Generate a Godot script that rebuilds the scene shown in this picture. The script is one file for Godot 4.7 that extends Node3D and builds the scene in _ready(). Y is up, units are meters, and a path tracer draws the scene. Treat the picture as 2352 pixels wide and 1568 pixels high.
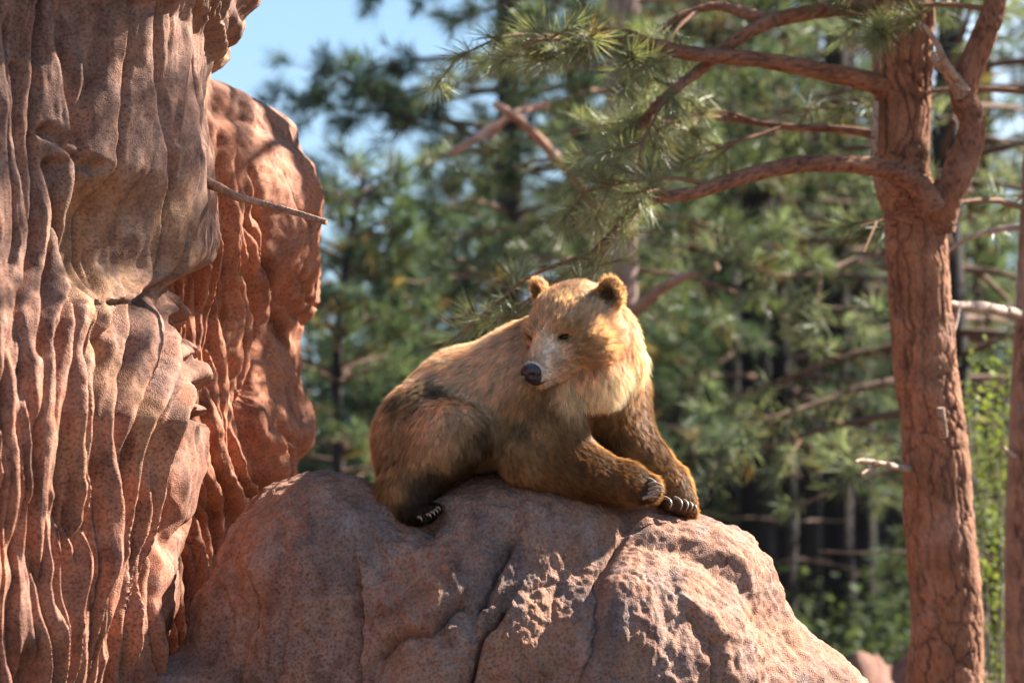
extends Node3D
# A brown bear resting on a red sandstone boulder, with a sculpted cliff to one side and pine woods behind.

const EYE := Vector3(0.0, 1.6, 0.0)
const PITCH := 5.0
const LENS := 5549.0
const TO_SUN := Vector3(0.679, 0.669, -0.302)  # 42 degrees up, to the right and a little behind the bear

var taken := {}


# ---------------------------------------------------------------- helpers
func spot(u: float, v: float, d: float) -> Vector3:
	# a point of the place: measured across and down on the survey sheet, d metres out along the sight line
	var p := Vector3((u - 1176.0) / LENS * d, (784.0 - v) / LENS * d, -d)
	return EYE + p.rotated(Vector3.RIGHT, deg_to_rad(PITCH))


func numbered(called: String) -> String:
	if not taken.has(called):
		taken[called] = 0
		return called
	taken[called] += 1
	return "%s_%03d" % [called, taken[called]]


func tag(o: Node3D, label: String, category: String, group := "", kind := "") -> void:
	if label: o.set_meta("label", label)
	if category: o.set_meta("category", category)
	if group: o.set_meta("group", group)
	if kind: o.set_meta("kind", kind)


func thing(called: String, at: Vector3, label: String, category: String, group := "") -> Node3D:
	var o := Node3D.new()
	o.name = numbered(called)
	add_child(o)
	o.position = at
	tag(o, label, category, group)
	return o


func part(called: String, m: Mesh, parent: Node3D, kind := "") -> MeshInstance3D:
	var o := MeshInstance3D.new()
	o.name = called
	o.mesh = m
	parent.add_child(o, true)
	if kind: o.set_meta("kind", kind)
	return o


func scatter(called: String, m: Mesh, where: Array, tints: Array, parent: Node3D) -> MultiMeshInstance3D:
	var mm := MultiMesh.new()
	mm.transform_format = MultiMesh.TRANSFORM_3D
	mm.use_colors = true
	mm.mesh = m
	mm.instance_count = where.size()
	for i in where.size():
		mm.set_instance_transform(i, where[i])
		mm.set_instance_color(i, tints[i])
	var o := MultiMeshInstance3D.new()
	o.name = called
	o.multimesh = mm
	o.set_meta("kind", "stuff")
	parent.add_child(o, true)
	return o


func noise(s: int, freq: float, octaves := 4, kind := FastNoiseLite.TYPE_SIMPLEX_SMOOTH) -> FastNoiseLite:
	var n := FastNoiseLite.new()
	n.seed = s
	n.frequency = freq
	n.noise_type = kind
	n.fractal_type = FastNoiseLite.FRACTAL_FBM if octaves > 1 else FastNoiseLite.FRACTAL_NONE
	n.fractal_octaves = octaves
	return n


func rng_of(s: int) -> RandomNumberGenerator:
	var r := RandomNumberGenerator.new()
	r.seed = s
	return r


func curve(xs: Array, x: float) -> float:
	# piecewise smooth interpolation through [x, y] pairs
	if x <= xs[0][0]: return xs[0][1]
	for i in range(1, xs.size()):
		if x <= xs[i][0]:
			var t: float = (x - xs[i - 1][0]) / (xs[i][0] - xs[i - 1][0])
			t = lerpf(t, t * t * (3.0 - 2.0 * t), 0.6)
			return lerpf(xs[i - 1][1], xs[i][1], t)
	return xs[xs.size() - 1][1]


class Acc:
	var v := PackedVector3Array()
	var n := PackedVector3Array()
	var c := PackedColorArray()
	var i := PackedInt32Array()

	func mesh(m: Material, base := Vector3.ZERO) -> ArrayMesh:
		if base != Vector3.ZERO:
			for k in v.size():
				v[k] -= base
		var a := []
		a.resize(Mesh.ARRAY_MAX)
		a[Mesh.ARRAY_VERTEX] = v
		a[Mesh.ARRAY_NORMAL] = n
		if c.size() == v.size(): a[Mesh.ARRAY_COLOR] = c
		a[Mesh.ARRAY_INDEX] = i
		var r := ArrayMesh.new()
		r.add_surface_from_arrays(Mesh.PRIMITIVE_TRIANGLES, a)
		r.surface_set_material(0, m)
		return r

	func smooth(from_i := 0, from_v := 0) -> void:
		n.resize(v.size())
		for k in range(from_v, v.size()):
			n[k] = Vector3.ZERO
		for k in range(from_i, i.size(), 3):
			var p := v[i[k]]
			var f := (v[i[k + 2]] - p).cross(v[i[k + 1]] - p)
			n[i[k]] += f
			n[i[k + 1]] += f
			n[i[k + 2]] += f
		for k in range(from_v, v.size()):
			n[k] = n[k].normalized() if n[k].length_squared() > 1e-20 else Vector3.UP

	func sheet(rows: int, cols: int, from: int, closed := false) -> void:
		# quads over a rows x cols lattice of vertices that starts at from; front faces towards increasing (row x col) turned
		for r in rows - 1:
			for q in (cols if closed else cols - 1):
				var q1 := (q + 1) % cols
				var a := from + r * cols + q
				var b := from + r * cols + q1
				var d := from + (r + 1) * cols + q
				var e := from + (r + 1) * cols + q1
				i.append_array([a, d, b, b, d, e])

	func turn_over() -> void:
		for k in range(0, i.size(), 3):
			var t := i[k + 1]
			i[k + 1] = i[k + 2]
			i[k + 2] = t

	func tube(pts: PackedVector3Array, radii: PackedFloat32Array, sides: int, tint: Color, cap := true) -> void:
		var from := v.size()
		var i0 := i.size()
		var side := Vector3.RIGHT
		var m := pts.size()
		for k in m:
			var along := (pts[mini(k + 1, m - 1)] - pts[maxi(k - 1, 0)]).normalized()
			if absf(along.dot(side)) > 0.9 and k == 0: side = Vector3.FORWARD
			side = (side - along * along.dot(side)).normalized()
			var other := along.cross(side)
			for s in sides:
				var t := TAU * s / sides
				var o := side * cos(t) + other * sin(t)
				v.append(pts[k] + o * radii[k])
				n.append(o)
				c.append(tint)
		for k in m - 1:
			for s in sides:
				var s1 := (s + 1) % sides
				var a := from + k * sides + s
				var b := from + k * sides + s1
				i.append_array([a, a + sides, b, b, a + sides, b + sides])
		if cap:
			for e in 2:
				var kk := 0 if e == 0 else m - 1
				var along2 := (pts[0] - pts[1]).normalized() if e == 0 else (pts[m - 1] - pts[m - 2]).normalized()
				var f2 := v.size()
				for s in sides:
					v.append(v[from + kk * sides + s])
					n.append(along2)
					c.append(tint)
				for s in range(1, sides - 1):
					if e == 0: i.append_array([f2, f2 + s + 1, f2 + s])
					else: i.append_array([f2, f2 + s, f2 + s + 1])


func spline(ctrl: Array, steps: int) -> PackedVector3Array:
	# Catmull-Rom through the control points
	var out := PackedVector3Array()
	var m := ctrl.size()
	for k in m - 1:
		var p0: Vector3 = ctrl[maxi(k - 1, 0)]
		var p1: Vector3 = ctrl[k]
		var p2: Vector3 = ctrl[k + 1]
		var p3: Vector3 = ctrl[mini(k + 2, m - 1)]
		for s in steps:
			out.append(p1.cubic_interpolate(p2, p0, p3, float(s) / steps))
	out.append(ctrl[m - 1])
	return out


func ramp(vals: Array, count: int) -> PackedFloat32Array:
	var out := PackedFloat32Array()
	for k in count:
		var t := float(k) / maxi(count - 1, 1) * (vals.size() - 1)
		var a := mini(int(t), vals.size() - 2)
		out.append(lerpf(vals[a], vals[a + 1], t - a))
	return out


# ---------------------------------------------------------------- fields: bones and lumps joined by a smooth minimum, meshed as surface nets
class Field:
	var kind := PackedInt32Array()
	var a := PackedVector3Array()
	var b := PackedVector3Array()
	var r1 := PackedFloat32Array()
	var r2 := PackedFloat32Array()
	var k := PackedFloat32Array()
	var turn: Array[Transform3D] = []

	func bone(p: Vector3, q: Vector3, ra: float, rb: float, soft := 0.05) -> void:
		kind.append(0); a.append(p); b.append(q - p); r1.append(ra); r2.append(rb); k.append(soft); turn.append(Transform3D())

	func lump(c: Vector3, r: Vector3, soft := 0.05, axes := Basis()) -> void:
		kind.append(1); a.append(c); b.append(r); r1.append(minf(r.x, minf(r.y, r.z))); r2.append(0.0); k.append(soft); turn.append(Transform3D(axes, c).affine_inverse())

	func carve(c: Vector3, r: Vector3, soft := 0.02, axes := Basis()) -> void:
		lump(c, r, soft, axes)
		kind[kind.size() - 1] = 2

	func eval(p: Vector3) -> float:
		var d := 1e3
		for i in kind.size():
			var e: float
			if kind[i] == 0:
				var pa := p - a[i]
				var ba := b[i]
				var t := clampf(pa.dot(ba) / ba.length_squared(), 0.0, 1.0)
				e = (pa - ba * t).length() - lerpf(r1[i], r2[i], t)
			else:
				var q := turn[i] * p
				var r := b[i]
				var s := q / r
				var k0 := s.length()
				var k1 := (s / r).length()
				e = k0 * (k0 - 1.0) / maxf(k1, 1e-6) if k0 > 0.05 else -r1[i]
			var w := k[i]
			if kind[i] == 2:
				var h := maxf(w - absf(d + e), 0.0) / w
				d = maxf(d, -e) + h * h * w * 0.25
			else:
				var h := maxf(w - absf(d - e), 0.0) / w
				d = minf(d, e) - h * h * w * 0.25
		return d


func net(f: Field, lo: Vector3, hi: Vector3, h: float, acc: Acc) -> void:
	var bx := int((hi.x - lo.x) / h / 4.0) + 1
	var by := int((hi.y - lo.y) / h / 4.0) + 1
	var bz := int((hi.z - lo.z) / h / 4.0) + 1
	var nx := bx * 4
	var ny := by * 4
	var nz := bz * 4
	var val := PackedFloat32Array()
	val.resize(nx * ny * nz)
	var live := PackedInt32Array()
	for z in bz:
		for y in by:
			for x in bx:
				var d := f.eval(lo + Vector3(x * 4 + 1.5, y * 4 + 1.5, z * 4 + 1.5) * h)
				var on := absf(d) < h * 4.6
				if on: live.append(x + bx * (y + by * z))
				for kz in 4:
					for ky in 4:
						var at := (x * 4) + nx * ((y * 4 + ky) + ny * (z * 4 + kz))
						for kx in 4:
							val[at + kx] = f.eval(lo + Vector3(x * 4 + kx, y * 4 + ky, z * 4 + kz) * h) if on else d
	var at_cell := PackedInt32Array()
	at_cell.resize(nx * ny * nz)
	at_cell.fill(-1)
	var sx := 1
	var sy := nx
	var sz := nx * ny
	var corner := [0, sx, sy, sx + sy, sz, sx + sz, sy + sz, sx + sy + sz]
	var where := [Vector3(0, 0, 0), Vector3(1, 0, 0), Vector3(0, 1, 0), Vector3(1, 1, 0), Vector3(0, 0, 1), Vector3(1, 0, 1), Vector3(0, 1, 1), Vector3(1, 1, 1)]
	var edges := [[0, 1], [2, 3], [4, 5], [6, 7], [0, 2], [1, 3], [4, 6], [5, 7], [0, 4], [1, 5], [2, 6], [3, 7]]
	var v0 := acc.v.size()
	var i0 := acc.i.size()
	var cells := PackedInt32Array()
	for blk in live:
		var x0 := (blk % bx) * 4
		var y0 := (blk / bx % by) * 4
		var z0 := (blk / (bx * by)) * 4
		for z in range(z0, mini(z0 + 4, nz - 1)):
			for y in range(y0, mini(y0 + 4, ny - 1)):
				for x in range(x0, mini(x0 + 4, nx - 1)):
					var o := x + sy * y + sz * z
					var inside := 0
					for q in 8:
						if val[o + corner[q]] < 0.0: inside += 1
					if inside == 0 or inside == 8: continue
					var sum := Vector3.ZERO
					var cnt := 0
					for e in edges:
						var va := val[o + corner[e[0]]]
						var vb := val[o + corner[e[1]]]
						if (va < 0.0) != (vb < 0.0):
							var pa: Vector3 = where[e[0]]
							sum += pa.lerp(where[e[1]], va / (va - vb))
							cnt += 1
					at_cell[o] = acc.v.size()
					cells.append(o)
					acc.v.append(lo + (Vector3(x, y, z) + sum / cnt) * h)
	for o in cells:
		var inside := val[o] < 0.0
		for ax in 3:
			var s0: int = [sx, sy, sz][ax]
			if (val[o + s0] < 0.0) == inside: continue
			var s1: int = [sy, sz, sx][ax]
			var s2: int = [sz, sx, sy][ax]
			if o - s1 - s2 < 0: continue
			var p := at_cell[o]
			var q := at_cell[o - s1]
			var r := at_cell[o - s1 - s2]
			var t := at_cell[o - s2]
			if q < 0 or r < 0 or t < 0: continue
			if inside: acc.i.append_array([p, t, r, p, r, q])
			else: acc.i.append_array([p, q, r, p, r, t])
	acc.smooth(i0, v0)


# ---------------------------------------------------------------- the bear
func on_bear(cx: float, cy: float, near: float) -> Vector3:
	return spot(808.5 + cx * 0.41016, 588.0 + cy * 0.41016, 9.0 - near)


const HEAD_F := Vector3(-0.567, -0.53, 0.63)
const HEAD_R := Vector3(0.743, 0.0, 0.669)
const HEAD_U := Vector3(-0.355, 0.848, 0.394)
var head_at := Transform3D()
var bear_field := Field.new()
var flow_a := PackedVector3Array()
var flow_d := PackedVector3Array()
var flow_r := PackedFloat32Array()
var coat := []


func bone(p: Vector3, q: Vector3, ra: float, rb: float, soft := 0.05, flow := Vector3.ZERO) -> void:
	bear_field.bone(p, q, ra, rb, soft)
	var f := (q - p).normalized() if flow == Vector3.ZERO else flow.normalized()
	for k in 3:
		flow_a.append(p.lerp(q, k * 0.5))
		flow_d.append(f)
		flow_r.append(lerpf(ra, rb, k * 0.5))


func bear_bones() -> void:
	head_at = Transform3D(Basis(HEAD_R, HEAD_U, HEAD_F).orthonormalized(), on_bear(1218, 385, 0.22))
	var rump := on_bear(400, 940, -0.22)
	var mid := on_bear(650, 875, -0.1)
	var hump := on_bear(985, 770, 0.02)
	var chest := on_bear(1240, 740, 0.0)
	var back := (rump - hump).normalized() + Vector3(0, -0.35, 0)
	bone(rump, mid, 0.155, 0.21, 0.08, back)
	bone(mid, hump, 0.215, 0.22, 0.1, back)
	bone(on_bear(700, 880, -0.06), on_bear(1050, 890, 0.02), 0.16, 0.14, 0.1, back + Vector3(0, -1.0, 0))
	bone(hump, chest, 0.21, 0.15, 0.1, Vector3(-0.3, -1, -0.1))
	bone(rump + Vector3(0.0, -0.03, -0.05), on_bear(255, 1085, -0.25), 0.12, 0.085, 0.08, Vector3(-0.3, -1, 0))
	# near hind leg
	var hip := on_bear(405, 935, 0.02)
	var knee := on_bear(565, 1010, 0.22)
	bone(hip, knee, 0.15, 0.115, 0.07, Vector3(0.1, -1, 0.3))
	bone(on_bear(310, 1040, 0.05), on_bear(290, 1270, 0.15), 0.12, 0.085, 0.08, Vector3(0, -1, 0.2))
	bone(knee, on_bear(330, 1330, 0.2), 0.105, 0.075, 0.08, Vector3(-0.2, -1, 0.2))
	bone(on_bear(310, 1330, 0.2), on_bear(330, 1425, 0.25), 0.075, 0.05, 0.06, Vector3(0.2, -1, 0.3))
	bone(on_bear(300, 1425, 0.24), on_bear(420, 1440, 0.3), 0.042, 0.034, 0.03)
	for q in 5:
		bone(on_bear(385 + q * 16, 1462 - q * 13, 0.325 - q * 0.012), on_bear(398 + q * 20, 1474 - q * 15, 0.35 - q * 0.014), 0.016, 0.014, 0.012)
	# far hind leg, tucked behind
	bone(on_bear(560, 900, -0.42), on_bear(820, 1090, -0.3), 0.15, 0.1, 0.07)
	# near fore leg: shoulder, elbow, wrist, paw
	var elbow := on_bear(1010, 1105, 0.2)
	bone(on_bear(1050, 830, 0.16), elbow, 0.14, 0.105, 0.05, Vector3(-0.1, -1, 0.1))
	bone(elbow, on_bear(1300, 1205, 0.24), 0.108, 0.09, 0.06)
	bone(on_bear(1300, 1205, 0.24), on_bear(1530, 1278, 0.25), 0.09, 0.072, 0.03)
	bone(on_bear(1530, 1275, 0.25), on_bear(1635, 1300, 0.25), 0.072, 0.056, 0.03)
	for q in 5:
		bone(on_bear(1620, 1268 + q * 17, 0.24 + q * 0.012), on_bear(1668 + (8 if q in [1, 2, 3] else -8), 1262 + q * 23, 0.25 + q * 0.014), 0.024, 0.017, 0.014)
	bone(on_bear(1140, 850, 0.14), on_bear(1185, 1080, 0.2), 0.105, 0.09, 0.06, Vector3(0.1, -1, 0.1))
	# far fore leg
	var elbow2 := on_bear(1540, 1050, 0.02)
	bone(on_bear(1455, 790, -0.04), elbow2, 0.138, 0.1, 0.06, Vector3(0.1, -1, 0.1))
	bone(elbow2, on_bear(1770, 1280, 0.08), 0.104, 0.073, 0.04)
	bone(on_bear(1770, 1280, 0.08), on_bear(1845, 1370, 0.12), 0.073, 0.053, 0.03)
	for q in 5:
		bone(on_bear(1782 + q * 26, 1362 + q * 10, 0.15 - q * 0.012), on_bear(1776 + q * 32, 1402 + q * 7, 0.175 - q * 0.018), 0.024, 0.019, 0.012)
	# neck
	bone(on_bear(1080, 640, 0.02), on_bear(1270, 470, 0.12), 0.18, 0.165, 0.08, Vector3(0.2, -0.9, -0.2))
	bone(on_bear(1300, 620, 0.06), on_bear(1340, 500, 0.12), 0.155, 0.145, 0.07, Vector3(0.35, -1, 0.1))
	bone(on_bear(1440, 610, 0.02), on_bear(1390, 470, 0.1), 0.085, 0.1, 0.07, Vector3(0.35, -1, 0.1))


func ruff_bones() -> void:
	bone(on_bear(1230, 690, 0.2), on_bear(1390, 670, 0.2), 0.07, 0.075, 0.05, Vector3(0.25, -1, 0.15))
	bone(on_bear(1390, 670, 0.2), on_bear(1520, 590, 0.12), 0.075, 0.06, 0.05, Vector3(0.35, -1, 0.15))


func head_field() -> Field:
	var f := Field.new()
	f.lump(Vector3(0, 0, -0.02), Vector3(0.15, 0.142, 0.165), 0.04)
	for s: float in [-1.0, 1.0]:
		f.lump(Vector3(0.085 * s, -0.055, 0.01), Vector3(0.1, 0.095, 0.11), 0.05)
		f.lump(Vector3(0.055 * s, 0.045, 0.105), Vector3(0.05, 0.028, 0.035), 0.03)
	f.bone(Vector3(0, -0.04, 0.08), Vector3(0, -0.066, 0.23), 0.088, 0.051, 0.04)
	f.bone(Vector3(0, 0.016, 0.1), Vector3(0, -0.036, 0.243), 0.054, 0.034, 0.03)
	f.bone(Vector3(0, -0.08, 0.06), Vector3(0, -0.104, 0.222), 0.058, 0.027, 0.03)
	for s: float in [-1.0, 1.0]:
		var ax := Basis.from_euler(Vector3(-0.15, 0.45 * s, -0.5 * s))
		var down := 0.03 if s > 0.0 else 0.006
		f.lump(Vector3(0.158 * s, 0.092 - down, -0.088), Vector3(0.05, 0.058, 0.028), 0.035, ax)
		f.carve(Vector3(0.161 * s, 0.1 - down, -0.056), Vector3(0.033, 0.042, 0.03), 0.012, ax)
	for s: float in [-1.0, 1.0]:
		f.carve(Vector3(0.069 * s, 0.014, 0.134), Vector3(0.022, 0.012, 0.022), 0.014)
	f.carve(Vector3(0, -0.095, 0.256), Vector3(0.034, 0.003, 0.03), 0.006)
	return f


func paint(c: Vector3, r: float, col: Color, length: float, amount := 1.0) -> void:
	coat.append([c, r, col, length, amount])


func bear_coat() -> void:
	var tan_ := Color(0.66, 0.44, 0.24)
	var brown := Color(0.31, 0.145, 0.05)
	var dark := Color(0.11, 0.058, 0.03)
	var pale := Color(0.62, 0.48, 0.31)
	paint(on_bear(560, 620, 0.1), 0.5, tan_, 0.042)
	paint(on_bear(780, 560, 0.1), 0.2, pale, 0.05, 0.6)
	paint(on_bear(790, 820, 0.1), 0.16, Color(0.55, 0.43, 0.28), 0.058, 0.85)
	paint(on_bear(800, 980, 0.1), 0.15, Color(0.55, 0.41, 0.25), 0.058, 0.85)
	paint(on_bear(745, 690, 0.1), 0.055, Color(0.15, 0.115, 0.08), 0.05, 0.75)
	paint(on_bear(850, 770, 0.12), 0.06, Color(0.15, 0.115, 0.08), 0.05, 0.75)
	paint(on_bear(715, 620, 0.08), 0.04, Color(0.2, 0.15, 0.1), 0.05, 0.6)
	# hind leg
	paint(on_bear(390, 1080, 0.1), 0.185, Color(0.32, 0.18, 0.08), 0.05)
	paint(on_bear(420, 950, 0.12), 0.1, Color(0.38, 0.21, 0.09), 0.048, 0.8)
	paint(on_bear(300, 1250, 0.15), 0.13, Color(0.34, 0.19, 0.085), 0.048)
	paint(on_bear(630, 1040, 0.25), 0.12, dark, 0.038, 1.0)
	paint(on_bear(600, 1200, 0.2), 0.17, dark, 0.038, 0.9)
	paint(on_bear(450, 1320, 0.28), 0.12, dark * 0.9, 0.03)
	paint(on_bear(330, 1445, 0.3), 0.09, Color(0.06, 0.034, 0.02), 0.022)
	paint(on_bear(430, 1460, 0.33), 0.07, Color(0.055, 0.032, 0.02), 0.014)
	paint(on_bear(310, 825, 0.08), 0.075, Color(0.15, 0.105, 0.07), 0.045, 0.68)
	paint(on_bear(415, 795, 0.12), 0.09, Color(0.15, 0.105, 0.07), 0.045, 0.68)
	paint(on_bear(520, 810, 0.14), 0.07, Color(0.15, 0.105, 0.07), 0.045, 0.68)
	# near fore leg
	paint(on_bear(1040, 880, 0.25), 0.17, Color(0.42, 0.25, 0.11), 0.04, 0.9)
	paint(on_bear(1080, 830, 0.25), 0.08, Color(0.2, 0.12, 0.05), 0.035, 0.7)
	paint(on_bear(960, 950, 0.28), 0.05, Color(0.15, 0.12, 0.085), 0.035, 0.6)
	paint(on_bear(980, 1150, 0.25), 0.13, Color(0.34, 0.2, 0.09), 0.038, 0.9)
	paint(on_bear(1170, 900, 0.2), 0.08, Color(0.4, 0.25, 0.1), 0.04, 0.9)
	paint(on_bear(1180, 1120, 0.3), 0.12, brown, 0.03)
	paint(on_bear(1350, 1210, 0.3), 0.13, Color(0.22, 0.1, 0.036), 0.026)
	paint(on_bear(1500, 1280, 0.3), 0.12, Color(0.26, 0.12, 0.042), 0.024)
	paint(on_bear(1620, 1290, 0.28), 0.085, Color(0.21, 0.098, 0.034), 0.02)
	paint(on_bear(1640, 1370, 0.3), 0.06, dark, 0.014)
	# far fore leg and chest
	paint(on_bear(1500, 880, 0.05), 0.2, Color(0.38, 0.2, 0.075), 0.036)
	paint(on_bear(1600, 1080, 0.08), 0.15, Color(0.33, 0.165, 0.06), 0.03)
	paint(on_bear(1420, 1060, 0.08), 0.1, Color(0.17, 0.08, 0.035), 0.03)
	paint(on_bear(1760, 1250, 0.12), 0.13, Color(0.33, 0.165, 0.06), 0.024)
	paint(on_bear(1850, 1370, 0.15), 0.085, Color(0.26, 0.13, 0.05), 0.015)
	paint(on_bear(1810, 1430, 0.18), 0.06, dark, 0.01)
	paint(on_bear(1260, 880, 0.2), 0.09, Color(0.42, 0.28, 0.13), 0.045, 0.8)
	# neck and head
	paint(on_bear(1440, 560, 0.1), 0.2, Color(0.68, 0.45, 0.22), 0.06)
	paint(on_bear(1330, 830, 0.1), 0.13, Color(0.3, 0.16, 0.07), 0.04, 0.9)
	paint(on_bear(1260, 690, 0.25), 0.11, Color(0.76, 0.55, 0.32), 0.075)
	paint(on_bear(1400, 670, 0.25), 0.12, Color(0.8, 0.6, 0.36), 0.08)
	paint(on_bear(1520, 600, 0.15), 0.11, Color(0.78, 0.56, 0.32), 0.075)
	paint(on_bear(1000, 600, 0.1), 0.14, Color(0.56, 0.35, 0.18), 0.05, 0.8)
	paint(head_at * Vector3(0, 0.03, 0.0), 0.2, Color(0.6, 0.4, 0.21), 0.022)
	paint(head_at * Vector3(0.15, -0.07, -0.04), 0.15, Color(0.64, 0.4, 0.19), 0.05)
	paint(head_at * Vector3(-0.14, -0.08, 0.0), 0.12, Color(0.62, 0.38, 0.17), 0.035)
	paint(head_at * Vector3(0.06, -0.13, 0.06), 0.09, Color(0.6, 0.35, 0.15), 0.035)
	paint(head_at * Vector3(0.17, 0.055, -0.1), 0.07, Color(0.5, 0.32, 0.16), 0.022)
	paint(head_at * Vector3(-0.17, 0.08, -0.1), 0.07, Color(0.5, 0.32, 0.16), 0.022)
	paint(head_at * Vector3(0.161, 0.07, -0.06), 0.042, Color(0.055, 0.032, 0.02), 0.02)
	paint(head_at * Vector3(-0.161, 0.098, -0.06), 0.04, Color(0.1, 0.06, 0.03), 0.02)
	paint(head_at * Vector3(0, -0.025, 0.165), 0.09, Color(0.62, 0.49, 0.38), 0.009)
	paint(head_at * Vector3(0, -0.06, 0.235), 0.072, Color(0.6, 0.49, 0.39), 0.0055)
	paint(head_at * Vector3(0, -0.118, 0.225), 0.035, Color(0.2, 0.15, 0.12), 0.005, 0.8)
	paint(head_at * Vector3(0, -0.05, 0.268), 0.05, Color(0.17, 0.13, 0.11), 0.005, 0.9)
	paint(head_at * Vector3(0.069, 0.012, 0.13), 0.027, Color(0.09, 0.06, 0.045), 0.005, 0.85)
	paint(head_at * Vector3(-0.069, 0.012, 0.13), 0.027, Color(0.09, 0.06, 0.045), 0.005, 0.85)


func curved_cone(from: Vector3, to: Vector3, bend: Vector3, r: float, acc: Acc) -> void:
	var pts := PackedVector3Array()
	var rad := PackedFloat32Array()
	for q in 9:
		var t := q / 8.0
		pts.append(from.lerp(to, t) + bend * (4.0 * t * (1.0 - t)))
		rad.append(r * (1.0 - 0.93 * pow(t, 1.7)))
	acc.tube(pts, rad, 10, Color.WHITE)


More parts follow.
